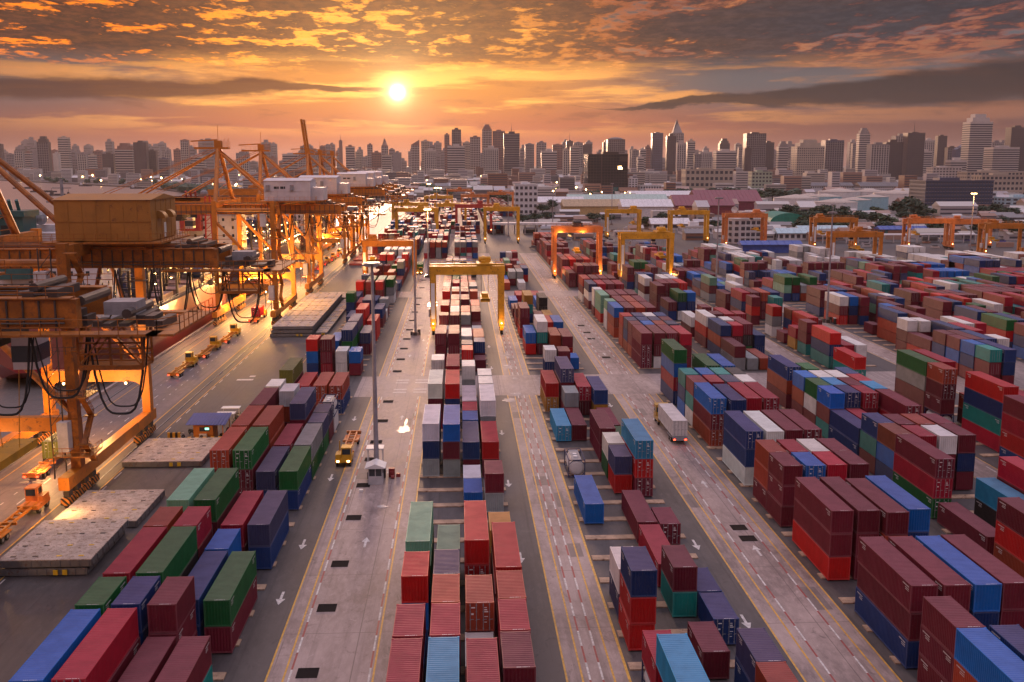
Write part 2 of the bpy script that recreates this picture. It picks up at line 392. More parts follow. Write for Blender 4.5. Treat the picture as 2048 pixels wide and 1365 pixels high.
# concrete sleepers the stacks stand on
sleep = mat('stained_sleeper', (.42, .28, .19), .7, rust=.55, nscale=.5, var=.35)
BX = {'A': (-32.8, -29.8, -26.7, -23.8), 'B': (-5.6, -2.7, .2, 3.0), 'C': (15.4, 18.1, 20.9, 23.5), 'D': (39.7, 42.6, 45.4, 48.2), 'E': (59.9, 62.7, 65.5, 68.4), 'F': (81.2, 84.1, 87.0, 89.8), 'G': (106, 108.8, 111.6, 114.4), 'H': (129.9, 132.7, 135.5, 138.3)}
smesh = {}
wid = 12.2
sb = MB(); sb.box(0, wid, 0, 1.35, 0, .14); sme = sb.mesh('sleeper', sleep)
for bl, cs in BX.items():
    nb = link(bpy.data.objects.new('stacking_bed', None)); nb.location = (cs[0] - .5, 60, 0); nb['kind'] = 'structure'
    far = MB(); y = 66.0
    while y < 345:
        if not (196.2 < y < 217.5):
            if (y < 200 and bl in 'ABCDE'):
                o = bpy.data.objects.new('sleeper', sme); link(o, nb); o.location = (0, y - 60, .004)
            else: far.box(0, wid, y - 60, y - 58.65, .004, .14)
        y += 6.5
    if far.v: far.build('far_sleepers', sleep, nb)['kind'] = 'stuff'

# ------------------------------------------------------------------ shipping containers
def cont_mat(name, use_attr=False, skylit_fade=0.0):
    m = bpy.data.materials.new(name); m.use_nodes = True; t = m.node_tree; V.nt = t; b = t.nodes['Principled BSDF']
    if use_attr: a = t.nodes.new('ShaderNodeAttribute'); a.attribute_name = 'Col'; base = V(a.outputs['Color']); rnd = V(a.outputs['Fac'])
    else: a = t.nodes.new('ShaderNodeObjectInfo'); base = V(a.outputs['Color']); rnd = V(a.outputs['Random'])
    gm = t.nodes.new('ShaderNodeNewGeometry'); sp = t.nodes.new('ShaderNodeSeparateXYZ'); t.links.new(gm.outputs['Position'], sp.inputs[0])
    X, Y, Z = (V(sp.outputs[i]) for i in range(3)); PP = xyz(X, Y, Z)
    n = noise(PP, .55, 6, .65, .3); st = noise(xyz(X * 1.5, Y * 1.5, Z * .35), 1.0, 6, .7, .1); sc = noise(PP, 2.2, 7, .75, .5)
    c = mixc(skylit_fade, base, (.58, .34, .38)) if skylit_fade else base  # roofs: chalky fading plus pink sky light mixed into the colour
    c = mixc(n.step(.35, .72) * .22, c, (.02, .012, .014)); c = mixc(st.step(.58, .84) * .10, c, (.35, .30, .28))
    c = mixc(sc.step(.67, .74) * .6, c, (.11, .045, .025))
    c = mixc(noise(PP, 6.0, 4, .7).step(.5, .8) * .05, c, (.5, .47, .45))
    t.links.new(c.k, b.inputs['Base Color']); t.links.new((n * .25 + .40).k, b.inputs['Roughness']); b.inputs['Specular IOR Level'].default_value = .22
    if use_attr:
        bn = t.nodes.new('ShaderNodeBump'); bn.inputs['Strength'].default_value = .5; bn.inputs['Distance'].default_value = .05
        t.links.new(V.m('SINE', (X + Y) * 22.6).k, bn.inputs['Height']); t.links.new(bn.outputs[0], b.inputs['Normal'])
    return m
cpaint = cont_mat('container_paint'); croof = cont_mat('container_roof_skylit_fade', skylit_fade=.14); cfar = cont_mat('far_container_paint', True)
CH, CW = 2.62, 2.438
PAL = {'m': (.175, .014, .030), 'r': (.55, .010, .010), 'c': (.40, .008, .030), 'o': (.40, .055, .022), 'b': (.010, .042, .17), 'B': (.004, .135, .52), 'L': (.025, .30, .56), 'l': (.025, .30, .56),
       'g': (.008, .13, .030), 'G': (.19, .42, .28), 't': (.008, .25, .23), 'w': (.68, .66, .64), 's': (.30, .32, .33), 'y': (.50, .24, .035), 'n': (.22, .06, .035), 'p': (.05, .055, .14), 'k': (.035, .028, .03), 'e': (.16, .18, .04)}
CN = {'m': 'maroon', 'r': 'bright red', 'c': 'crimson', 'o': 'rusty orange', 'b': 'navy blue', 'B': 'bright blue', 'L': 'light blue', 'l': 'light blue', 'g': 'dark green', 'G': 'pale green', 't': 'teal', 'w': 'white', 's': 'grey', 'y': 'yellow', 'n': 'brown', 'p': 'greyish blue', 'k': 'blackish', 'e': 'olive green', 'T': 'white tank'}
def corr(n, L, depth, f):
    """zig-zag profile: list of (s, offset)"""
    per = L / n; out = []
    for k in range(n): out += [(k * per + per * .06, 0), (k * per + per * .30, depth), (k * per + per * .56, depth), (k * per + per * .80, 0)]
    return [(0, 0)] + out + [(L, 0)]
def cont_meshes(L):
    e, M = .10, {}
    f = MB()
    for x in (0, CW - e):
        for y in (0, L - e): f.box(x, x + e, y, y + e, .11, CH - .11)
        f.box(x + .01, x + e - .02, e, L - e, .03, .17); f.box(x + .01, x + e - .03, e, L - e, CH - .11, CH - .03)
    for y in (0, L - e): f.box(e, CW - e, y + .01, y + e - .02, .03, .17); f.box(e, CW - e, y + .01, y + e - .02, CH - .13, CH - .03)
    for x in (-.0, CW - .17):
        for y in (-.0, L - .17): f.box(x - .003, x + .173, y - .003, y + .173, -.0, .118); f.box(x - .003, x + .173, y - .003, y + .173, CH - .118, CH)
    f.quad((.05, .05, .10), (.05, L - .05, .10), (CW - .05, L - .05, .10), (CW - .05, .05, .10))
    M['frame'] = f.mesh('container_frame', cpaint)
    n = int(L / .32); r = MB(); pr = corr(n, L - .3, -.045, 0)
    for (s0, o0), (s1, o1) in zip(pr, pr[1:]): r.quad((.06, .15 + s0, CH - .022 + o0), (CW - .06, .15 + s0, CH - .022 + o0), (CW - .06, .15 + s1, CH - .022 + o1), (.06, .15 + s1, CH - .022 + o1))
    r.box(.06, CW - .06, .02, .15, CH - .06, CH - .022); r.box(.06, CW - .06, L - .15, L - .02, CH - .06, CH - .022)
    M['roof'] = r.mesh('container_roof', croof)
    n = int(L / .29)
    for nm, x, sg in (('left', .055, 1), ('right', CW - .055, -1)):
        s_ = MB(); pr = corr(n, L - 2 * e, .036, 0)
        for (s0, o0), (s1, o1) in zip(pr, pr[1:]):
            a, b_ = (x + sg * o0 - sg * .036, e + s0), (x + sg * o1 - sg * .036, e + s1)
            q_ = [(a[0], a[1], .16), (b_[0], b_[1], .16), (b_[0], b_[1], CH - .1), (a[0], a[1], CH - .1)]
            s_.quad(*(q_[::-1] if sg > 0 else q_))
        M[nm] = s_.mesh('container_side', cpaint)
    for nm, y, sg in (('front', .03, 1), ('back', L - .03, -1)):
        s_ = MB(); pr = corr(8, CW - 2 * e, .04, 0)
        for (s0, o0), (s1, o1) in zip(pr, pr[1:]):
            q_ = [(e + s0, y + sg * o0, .16), (e + s1, y + sg * o1, .16), (e + s1, y + sg * o1, CH - .12), (e + s0, y + sg * o0, CH - .12)]
            s_.quad(*(q_ if sg > 0 else q_[::-1]))
        M[nm] = s_.mesh('container_end', cpaint)
    for k in (0, 1):
        d = MB(); x0 = e + k * (CW / 2 - e) + .01; x1 = x0 + CW / 2 - e - .02; d.box(x0, x1, .035, .075, .17, CH - .13)
        for z in (.55, 1.05, 1.55, 2.05): d.box(x0 + .05, x1 - .05, .020, .035, z, z + .05)
        for bx in (x0 + .27, x0 + .80):
            d.tube((bx, -.005, .10), (bx, -.005, CH - .06), .028, 6, m=1)
            for z in (.25, 1.0, 1.75, 2.35): d.box(bx - .06, bx + .06, -.02, .035, z, z + .05, m=1)
            d.box(bx, bx + .3, -.03, -.01, 1.08, 1.13, m=1)
        rnd = random.Random(k)
        for z in ((2.12, 1.9, 1.72, 1.3, .8) if k else (2.1, 1.5)): d.box(x0 + .36, x0 + .36 + rnd.uniform(.2, .36), .012, .034, z, z + rnd.choice((.05, .09, .14)), m=2)
        M['door%d' % k] = d.mesh('container_door', [cpaint, grey, white])
    s_ = MB()
    for k, (x, w_) in enumerate(((1.0, .10), (1.13, .10), (1.26, .10), (1.44, .07), (1.54, .07), (1.64, .07), (1.74, .07), (1.9, .06))): s_.quad((x, .06, CH - .0185), (x + w_, .06, CH - .0185), (x + w_, .125, CH - .0185), (x, .125, CH - .0185))
    M['code'] = s_.mesh('roof_code', white)
    s_ = MB(); k_ = random.Random(int(L))
    for sx, x0 in ((0, -.004), (1, CW + .004)):
        for yb in (.45, L - 1.75):
            for z in (2.22, 2.02, 1.86):
                y = yb
                while y < yb + (1.25 if z > 2.2 else .7):
                    w0 = k_.uniform(.05, .12); hh = .12 if z > 2.2 else .08; q_ = [(x0, y, z), (x0, y + w0, z), (x0, y + w0, z + hh), (x0, y, z + hh)]; s_.quad(*(q_[::-1] if sx == 0 else q_)); y += w0 + .05
    M['sidecode'] = s_.mesh('side_code', white)
    return M
CM = {4: cont_meshes(12.19), 2: cont_meshes(6.058)}
LEN = {4: 12.19, 2: 6.058}
tf = MB()
for x in (0, CW - .12):
    for y in (0, 5.94): tf.box(x, x + .12, y, y + .12, 0, CH)
    for z in (0, CH - .12): tf.box(x + .01, x + .11, .12, 5.94, z, z + .12)
for y in (0, 5.94):
    for z in (0, CH - .12): tf.box(.12, CW - .12, y + .01, y + .11, z, z + .12)
    for sx, sz in ((0, 0), (1, 0), (0, 1), (1, 1)):
        cx_, cz_ = (CW if sx else 0), (CH if sz else 0); tf.bar((abs(cx_ - .1), y + .06, abs(cz_ - .7)), (abs(cx_ - .7), y + .06, abs(cz_ - .1)), .08)
tfm = tf.mesh('tank_frame', cpaint)
tk = MB(); n_ = 20; c0 = (CW / 2, CH / 2 - .02)
ringsd = [(.16, .35), (.22, .8), (.34, 1.02), (.5, 1.1), (5.55, 1.1), (5.7, 1.02), (5.82, .8), (5.88, .35)]
for (ya, ra), (yb, rb) in zip(ringsd, ringsd[1:]): tk.tube((c0[0], ya, c0[1]), (c0[0], yb, c0[1]), ra, n_, rb, caps=False)
tk.tube((c0[0], .159, c0[1]), (c0[0], .165, c0[1]), .35, n_); tk.tube((c0[0], 5.875, c0[1]), (c0[0], 5.881, c0[1]), .35, n_)
tkm = tk.mesh('tank_shell', mat('tank_white_steel', (.62, .60, .59), .32, var=.12), smooth=False)
tw = MB()
tw.box(.5, CW - .5, .3, 5.7, CH - .14, CH - .10)
for y in (2.2, 3.4): tw.tube((CW / 2, y, CH - .1), (CW / 2, y, CH - .02), .32, 12, m=1)
twm = tw.mesh('tank_walkway', [grey, white])
reef = MB(); reef.box(.14, CW - .14, -.0, .06, .2, CH - .16, m=0); reef.box(.3, CW - .3, -.04, .0, 1.35, 2.15, m=1)
for x in (.62, 1.22): reef.tube((x, -.05, 1.75), (x, -.041, 1.75), .27, 12, m=2)
reef.box(.3, 1.2, -.05, .0, .35, 1.1, m=2); reef.box(1.35, 2.1, -.05, .0, .45, 1.0, m=1)
rfm = reef.mesh('reefer_unit', [white, steel, black])

STACKS = []
def w(block, column, front, length, colours, doors=0): STACKS.append((block + str(column), front, length, colours, bool(doors)))
# block, column, y of the front end, length class (4 long, 2 short), colours from the top down, doors towards the camera
w('A',0,71,4,'Bbg');w('A',1,71,4,'cmm');w('A',2,71,4,'mm');w('A',3,71,4,'mt');w('A',2,83.7,2,'mmm')
w('A',0,84,2,'gbm');w('A',1,84,2,'bbm');w('A',0,90.8,4,'cmm');w('A',1,90.8,4,'gkm');w('A',2,90.6,4,'bb');w('A',3,90.4,4,'gm')
w('A',0,103.4,2,'omm');w('A',1,103.3,2,'cmm');w('A',2,103.3,2,'Bb');w('A',0,111.6,4,'Ggm');w('A',1,111.5,4,'gmm');w('A',2,110.6,4,'cm');w('A',3,110.5,4,'pb')
w('A',0,131.8,4,'omm',1);w('A',1,131.6,4,'gmm',1);w('A',2,130.7,4,'pb');w('A',3,130.6,4,'gb')
w('A',0,144.9,4,'ooo');w('A',1,144.7,4,'ooo');w('A',2,143.6,4,'cm');w('A',3,143.5,4,'sg')
w('A',0,157.6,4,'mmo');w('A',2,157.9,4,'pmm');w('A',3,156.4,2,'pg');w('A',3,162.9,2,'pm');w('A',3,170,2,'TT')
w('A',0,171,2,'www');w('A',1,167,2,'wom');w('A',0,184.7,4,'emg');w('A',1,183.4,4,'ro');w('A',2,183.3,4,'oo',1);w('A',3,183.1,4,'ob',1)
w('A',0,217.6,2,'rBb');w('A',1,217.5,2,'mmc');w('A',2,217.9,2,'TT');w('A',3,217.3,2,'Bm')
w('A',2,229.9,4,'bgb');w('A',1,231,4,'Bb');w('A',2,243.5,4,'pgb');w('A',3,241.6,4,'pm',1);w('A',3,260.6,4,'rr');w('A',2,263,4,'rrm');w('A',1,250,4,'m');w('A',1,268,4,'bb')
w('A',3,282,4,'bm');w('A',0,296,2,'gbb',1);w('A',1,296,4,'cb');w('A',2,281,4,'pbm');w('A',3,296,2,'T');w('A',3,303,2,'sm');w('A',2,300,4,'bm');w('A',0,310,4,'bb')
w('B',3,58.5,4,'mm');w('B',0,64.2,4,'cmm');w('B',1,64.3,4,'Lmm');w('B',2,64,4,'ccm');w('B',2,76.6,2,'wm');w('B',3,71.2,2,'mmm')
w('B',3,77.4,2,'cmm');w('B',0,76.8,2,'cBb');w('B',1,76.8,2,'cbm');w('B',2,82.3,2,'omm');w('B',1,83.1,2,'omm');w('B',3,83.7,2,'omm');w('B',0,88.8,2,'rBb');w('B',1,89.2,2,'pgm')
w('B',3,90.5,4,'rmm');w('B',0,97.6,4,'Ggm');w('B',2,97.6,4,'rrm');w('B',1,97.3,4,'Gg');w('B',3,107.4,2,'yo');w('B',3,128.2,2,'ms');w('B',2,128.7,2,'B');w('B',2,135.1,2,'w')
w('B',0,144.3,4,'wbs');w('B',1,143.9,4,'Bms');w('B',2,143.7,4,'bm');w('B',3,143.6,4,'rm');w('B',2,156.8,2,'Bm');w('B',2,163.2,2,'cm');w('B',2,170,4,'wc')
w('B',3,158.5,4,'wsm');w('B',0,171.5,4,'wmm');w('B',1,171.3,4,'rbm');w('B',3,171.6,2,'www');w('B',3,178.4,2,'wws');w('B',0,193.2,2,'www');w('B',2,186.8,2,'wsm')
w('B',1,187,4,'cmm');w('B',0,223.8,4,'mmm');w('B',1,223.8,4,'mmm');w('B',2,218,2,'rb');w('B',3,220,2,'m');w('B',2,225,2,'pb');w('B',3,228,2,'bm',1);w('B',3,235,4,'om');w('B',2,236,4,'wb')
w('C',0,64,4,'LTb');w('C',3,64,4,'om');w('C',0,76.2,2,'cT');w('C',3,76,2,'pb');w('C',2,83.3,2,'m');w('C',0,89,2,'brr');w('C',0,95.9,2,'wp');w('C',2,96,2,'mt');w('C',3,96.2,2,'b');w('C',3,89.8,2,'b',1)
w('C',2,103.5,4,'c');w('C',3,115.7,2,'m',1);w('C',0,123.4,4,'B');w('C',2,116.5,4,'m');w('C',0,142.8,2,'T');w('C',3,133.7,4,'Lrm',1)
w('C',2,142.1,2,'wg');w('C',2,135.3,2,'pr');w('C',2,150.5,4,'mm');w('C',0,162.5,4,'L',1);w('C',1,162.8,4,'m');w('C',3,162.7,4,'m');w('C',3,149.7,4,'g');w('C',3,177,4,'by');w('C',1,174.1,2,'sm')
w('C',0,183.1,4,'ry');w('C',1,183.4,4,'pmm',1);w('C',2,180,4,'cm')
w('C',1,217,2,'Tb');w('C',2,215.4,2,'mb');w('C',3,221.6,2,'B',1);w('C',0,239.8,4,'Brm'[:2]);w('C',2,235.9,4,'om');w('C',3,234.2,4,'mr');w('C',1,240,4,'wtm');w('C',2,256,4,'rb');w('C',3,256.3,4,'Bb')
w('C',0,263,4,'mmr',1);w('C',2,283,4,'m');w('C',3,284.6,4,'y');w('C',1,289,4,'ytb');w('C',3,304,4,'kk');w('C',0,300,4,'m');w('C',0,281,4,'mr')
w('D',0,63.8,4,'Bom');w('D',1,64.2,4,'bbm');w('D',0,75.9,2,'mmm');w('D',1,75.9,2,'wm');w('D',0,84.4,4,'mmb');w('D',1,84.3,4,'mmm');w('D',2,84.3,4,'Bbm');w('D',3,84.6,4,'mmm')
w('D',0,104.3,4,'mmr');w('D',1,104.3,4,'mmm');w('D',2,103.5,4,'mom');w('D',3,104.5,4,'Bbm');w('D',0,121.1,2,'mmm');w('D',1,121.1,2,'Bmm',1);w('D',2,121.3,2,'cmm');w('D',3,121.4,2,'mmm')
w('D',0,127.4,2,'oom');w('D',1,127.4,2,'cmm');w('D',2,127.5,2,'wmb');w('D',3,127.6,2,'mmb')
w('D',0,137.8,4,'bbw');w('D',1,137.6,4,'wmm');w('D',2,138.1,4,'mmm');w('D',3,138.3,4,'mmm',1)
w('D',0,158.2,4,'Bmo',1);w('D',1,156.8,4,'bbm');w('D',2,158.1,4,'cmm');w('D',3,158,4,'cmm');w('D',0,170.6,2,'mtw'[:3]);w('D',1,170.8,2,'cbm');w('D',2,170.8,2,'pbm');w('D',3,170.8,2,'wmm')
w('D',0,177.2,2,'tbB');w('D',1,177.2,2,'Btm');w('D',2,177.2,2,'tmm');w('D',3,177.2,2,'kmm');w('D',0,187,4,'gBcb');w('D',2,185,4,'gkm');w('D',3,184.8,4,'Bbm')
w('D',0,222,4,'mmm',1);w('D',1,222,4,'mmw');w('D',2,221.9,4,'mmm');w('D',3,220.6,4,'cmm',1)
w('D',0,234.5,2,'mmo');w('D',1,234.5,2,'Bbm');w('D',2,234.5,2,'omm');w('D',3,234.5,2,'pmm');w('D',0,241,2,'pbo');w('D',1,241,2,'bmm');w('D',2,241,2,'pbm');w('D',3,241,2,'mbm')
w('D',0,248,2,'roo');w('D',1,248,2,'pbm');w('D',2,248,2,'wmm');w('D',3,248,2,'bbm');w('D',0,262.4,4,'Boo');w('D',1,262.4,4,'mmm');w('D',2,262.4,4,'omm');w('D',3,262.4,4,'mmm')
w('D',0,275.5,2,'Gww');w('D',1,275.5,4,'mmm');w('D',2,275.5,4,'omm');w('D',3,275.5,4,'mmm');w('D',0,288,4,'GGr');w('D',1,289,4,'mmm');w('D',2,290,4,'mmm');w('D',3,290,4,'mmm');w('D',0,302,2,'TTm')
w('D',0,315.5,4,'pwm');w('D',1,315.5,4,'cmm');w('D',2,315.5,4,'mmm');w('D',3,315,4,'cmm');w('D',0,331,4,'rmw');w('D',1,331,4,'mmm');w('D',2,331,4,'mmm');w('D',3,331,4,'mmm')
w('E',0,95.7,4,'mro');w('E',3,111.6,4,'cmk');w('E',0,109.6,4,'m');w('E',0,123.1,4,'mcg',1);w('E',2,111.2,4,'Lk');w('E',1,134,2,'cmm');w('E',2,134,2,'wmm');w('E',3,134.3,2,'mbm');w('E',0,134.1,2,'nBb')
w('E',0,140.7,2,'btm');w('E',1,140.7,2,'mmm');w('E',2,140.7,2,'omm');w('E',3,140.7,2,'mmm');w('E',0,148.5,4,'bb');w('E',1,149,4,'cm');w('E',3,151.6,4,'mcm',1)
w('E',0,160.6,2,'Bmt');w('E',1,160.6,2,'bmr',1);w('E',2,160.7,2,'cmm');w('E',3,164.2,2,'Lbm');w('E',0,167.2,2,'gwm');w('E',1,167.2,2,'Lbm');w('E',2,167.2,2,'mmm');w('E',3,167.2,2,'cmm')
w('E',0,173.8,2,'Bom');w('E',1,173.8,2,'wmm');w('E',2,173.8,2,'wbm');w('E',3,173.8,2,'bmm');w('E',0,183,4,'bo'+'m');w('E',1,181,2,'gmm');w('E',2,181,4,'b')
w('E',0,219.3,4,'ms');w('E',1,219,4,'s',1) ;w('E',2,219,4,'o');w('E',0,232,4,'bob',1);w('E',1,232,2,'cmm');w('E',1,240,2,'wmm');w('E',2,233.9,4,'mkg'[0:3],1);w('E',3,233.6,4,'bb')
w('E',0,246,4,'wrm');w('E',1,250,2,'mBm');w('E',2,250,4,'cmm');w('E',3,250,2,'cbm');w('E',0,262.4,4,'wm');w('E',1,262.4,2,'mtB',1);w('E',2,262,2,'bb');w('E',3,262,2,'mm')
w('E',1,292,4,'gbw');w('E',2,292.8,2,'Bbm');w('E',0,292,4,'mb');w('E',3,280,4,'m');w('E',0,310,4,'mmm');w('E',2,317,4,'mmm');w('E',1,317,4,'mmb');w('E',3,317,4,'rmy')
w('F',0,134.8,4,'mcrb');w('F',1,134.5,4,'Lmm');w('F',2,140,4,'cmg');w('F',1,152.5,4,'rbtc');w('F',2,152.5,4,'wm');w('F',3,157,4,'cym');w('F',0,166.6,2,'ommT'[:3]+'T');w('F',0,173,4,'gsmm');w('F',1,173,4,'cmmm')
w('F',2,166,2,'om');w('F',0,219.9,4,'rbtt'[:3]);w('F',1,219.5,4,'ct',0);w('F',2,219.5,4,'ww');w('F',0,205.2,4,'rt')
w('F',0,235.4,2,'mmt');w('F',1,236,2,'cy');w('F',0,243,2,'cy');w('F',1,243,4,'rrB');w('F',0,252,2,'m');w('F',0,262.3,2,'rsw');w('F',1,256,2,'nbr');w('F',3,256,2,'mw',1);w('F',2,256,2,'cm')
w('F',0,281.6,2,'mrm');w('F',2,280,2,'tmb');w('F',0,292,4,'cbm');w('F',1,292,4,'mbm');w('F',2,292,4,'omm');w('F',3,292,4,'bbm');w('F',0,310,4,'mm');w('F',1,310,4,'wbm')
w('G',0,198.2,2,'tmm',1);w('G',0,204.6,2,'Bbm');w('G',0,211,2,'mBr');w('G',0,217.6,2,'mbb');w('G',1,198,4,'bbm');w('G',1,211,4,'mbm');w('G',2,211,4,'bbm');w('G',2,225,4,'bmm');w('G',3,211,2,'wbm',1);w('G',3,222,4,'cmm')
w('G',0,236,2,'wmm',1);w('G',1,236,2,'wmm');w('G',2,232.5,4,'mbr',1);w('G',0,224.5,4,'mr');w('G',1,249,4,'boo',1);w('G',2,249,4,'mmm');w('G',3,264,4,'mmm')
w('G',0,281,4,'wmr',1);w('G',1,281,4,'Bbm');w('G',2,262,2,'Bbc');w('G',1,264,2,'m',1);w('G',0,297,4,'mmb');w('G',1,297,4,'mmr');w('G',2,297,4,'bmm');w('G',3,297,4,'mmm');w('G',2,280,4,'mmb')
w('H',0,205,4,'mbb');w('H',1,205,4,'mmb');w('H',0,221,4,'mbB');w('H',2,221,4,'mmb');w('H',0,236.5,4,'grb');w('H',1,236.5,4,'bbm');w('H',0,250.6,4,'bmm');w('H',1,250.6,4,'mmm');w('H',0,269.3,4,'mmg');w('H',1,269.2,4,'bmm');w('H',2,262,2,'gsm')
w('H',0,289.2,4,'mmm',1);w('H',1,289.1,4,'cmm');w('H',2,283.2,2,'rrm');w('H',3,283,4,'mmc');w('H',0,310.1,4,'tbm',1);w('H',1,310.1,4,'bbm');w('H',2,316,4,'mrm');w('H',3,275,4,'rmm')
BN = {'A': 'leftmost block', 'B': 'second block from left', 'C': 'third block from left', 'D': 'fourth block from left', 'E': 'fifth block from left', 'F': 'sixth block from left', 'G': 'seventh block from left', 'H': 'eighth block from left'}
items = []; byc = {}
for a, y, l, cols, door in STACKS:
    byc.setdefault(a, []).append((float(y), int(l), cols, door))
occ = {}
for a, lst in byc.items():
    lst.sort(); end = -1e9
    for k, (y, l, cols, door) in enumerate(lst):
        y = max(y, end + .12); end = y + LEN[l]; lst[k] = (y, l, cols, door)
def height_at(a, y):
    for (yy, l, cols, _) in byc.get(a, []):
        if yy - .5 <= y <= yy + LEN[l] + .5: return len(cols)
    return 0
for a, lst in byc.items():
    bl, ci = a[0], int(a[1]); x = BX[bl][ci]
    for row, (y, l, cols, door) in enumerate(lst):
        n = len(cols); nl = height_at(bl + str(ci - 1), y + 3) if ci else 0; nr = height_at(bl + str(ci + 1), y + 3) if ci < 3 else 0; nf = height_at(a, y - 3.5)
        for tier, ch in enumerate(cols):
            z = (n - 1 - tier)
            vis = 1.0 if tier == 0 else (.6 if (z >= nf) else 0) + (.6 if (x < -10 and z >= nr) or (x > 10 and z >= nl) else 0) + .02
            d = y + LEN[l] / 2; sc = vis * LEN[l] ** .6 / (d * d)
            if x + CW + 0 > 0 and (x - .1) / max(d, 1) > .66: sc *= .1
            items.append((sc, a, row, y, l, tier, n, ch, door, x, z))
items.sort(key=lambda i: -i[0])
TIERN = {1: ['on the ground'], 2: ['top of two', 'bottom of two'], 3: ['top of three', 'middle of three', 'bottom of three'], 4: ['top of four', 'second down of four', 'third down of four', 'bottom of four']}
rest = items[300:]
rnd = random.Random(11)
def put(name, me, parent, col=None):
    o = bpy.data.objects.new(name, me); o.parent = parent; COL.objects.link(o)
    if col: o.color = (*col, 1)
    return o
for sc, a, row, y, l, tier, n, ch, door, x, z in items[:300]:
    bl, ci = a[0], int(a[1]); size = 'long' if l == 4 else 'short'
    lab = '%s %s container, %s, %s column, %s bay, %s' % (size, CN[ch], TIERN[n][tier], ORD[ci], ORD[row], BN[bl])
    r = link(bpy.data.objects.new('shipping_container' if ch != 'T' else 'tank_container', None)); r.empty_display_size = .5
    r.location = (x + rnd.uniform(-.06, .06), y + rnd.uniform(-.05, .05), .14 + z * (CH + .012)); tag(r, lab, 'container', 'stacked shipping containers' if ch != 'T' else 'tank containers')
    if ch == 'T':
        put('frame', tfm, r, (.03, .04, .12)); put('tank', tkm, r); put('walkway', twm, r); continue
    v = rnd.uniform(.66, 1.0) if ch != 'w' else rnd.uniform(.9, 1.1); col = tuple(min(.9, cc * v * rnd.uniform(.92, 1.08)) for cc in PAL[ch]); M = CM[l]
    put('frame', M['frame'], r, tuple(min(.9, cc * 1.15 + .035) for cc in col))
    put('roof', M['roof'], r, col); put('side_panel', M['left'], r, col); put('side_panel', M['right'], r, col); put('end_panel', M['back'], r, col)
    if ch == 'w' and bl == 'B' and rnd.random() < .6 and l == 2: put('end_panel', M['front'], r, col); put('reefer_unit', rfm, r)
    elif door or rnd.random() < .13: put('door', M['door0'], r, col); put('door', M['door1'], r, col)
    else: put('end_panel', M['front'], r, col)
    if tier == 0: put('roof_code', M['code'], r)
    if rnd.random() < .6 and ch != 'w': put('side_code', M['sidecode'], r)
# the rest of the yard: smaller containers further away, one mass
far = MB(); far.c = []
def fbox(x, y, z, L, ch, k=rnd):
    if ch == 'T': ch = 'w'
    v = k.uniform(.62, 1.02) if ch != 'w' else 1.0; col = tuple(min(.85, cc * v) for cc in PAL[ch]); n0 = len(far.f)
    far.box(x, x + CW, y, y + L, z + .04, z + CH - .05); far.c += [col] * 4 + [tuple(c_ * 1.05 + .055 for c_ in col)] + [col]  # top face paler, with the same sky light in its colour
    e = .09; dk = tuple(c_ * .75 for c_ in col)
    for xx in (x - .012, x + CW - e + .012):
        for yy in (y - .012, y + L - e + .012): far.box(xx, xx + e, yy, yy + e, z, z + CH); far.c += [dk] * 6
    if k.random() < .4:
        for q_ in (.5, .9, 1.5, 1.9): far.box(x + q_, x + q_ + .04, y - .03, y, z + .2, z + CH - .2); far.c += [(.3, .28, .28)] * 6
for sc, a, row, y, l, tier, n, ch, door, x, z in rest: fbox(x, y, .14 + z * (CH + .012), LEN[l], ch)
W1 = 'mmmmmmmmmmmmmmocccrrbbbbBBpptGwwsgm'
def fill(xs, y0, y1, dens=.9, hmax=3, pal=W1, seed=1):
    k = random.Random(seed); y = y0
    while y < y1:
        L = 12.19 if k.random() < .6 else 6.058; h0 = k.choice((1, 2, 2, 3, 3, 3, 3)) if hmax >= 3 else k.choice((1, 2))
        base = k.choice(pal)
        for x in xs:
            if k.random() > dens: continue
            h = max(1, min(hmax, h0 + k.choice((-1, 0, 0, 0, 0)))); top = base if k.random() < .55 else k.choice(pal)
            for z in range(h): fbox(x, y, .14 + z * (CH + .012), L, top if z == h - 1 else k.choice(pal), k)
        y += L + .55
    return
D4 = lambda x0: [x0 + 2.85 * k for k in range(4)]
fill(BX['A'], 325, 345, .9, 3, seed=2); fill(BX['B'], 250, 343, .97, 2, 'mmmmccoowwwwssbBr', 3); fill(BX['C'], 318, 344, .5, 2, seed=4)
for j, bl in enumerate('EFGH'): fill(BX[bl], 331, 345, .9, 3, seed=10 + j)
D6 = lambda x0: [x0 + 2.85 * k for k in range(6)]
fill([141.3, 144.1], 200, 345, .85, 3, seed=17); fill([117.3, 120.2], 232, 345, .8, 3, seed=18)
for j, x0 in enumerate((151.5, 175, 199, 222)): fill(D6(x0), 200 + j * 8, 345, .85, 3, 'mmmmmmmccrbBbptGwsgn', 20 + j)
for bl, sd in zip('ABC', (31, 32, 33)): fill(BX[bl], 366, 470, .93 if bl != 'C' else .6, 3 if bl == 'A' else 2, 'mmmmcoowwssbbBrgG', sd)
fill(BX['D'], 373, 560, .98, 3, 'mmmmmmmmmmoocrb', 34)
for j, bl in enumerate('EFG'): fill(BX[bl], 366, 505 - j * 12, .86, 3, seed=40 + j)
for j, x0 in enumerate((130, 151.5, 175, 199, 222, 246)): fill(D6(x0), 366, 400, .9, 3, seed=50 + j)
for j, x0 in enumerate((112, 130, 151.5, 175, 199, 222, 246, 268)): fill(D4(x0), 405, 470 - j * 3, .9, 2 if j % 2 else 3, 'wwwwwwwwwmtsb', 60 + j)
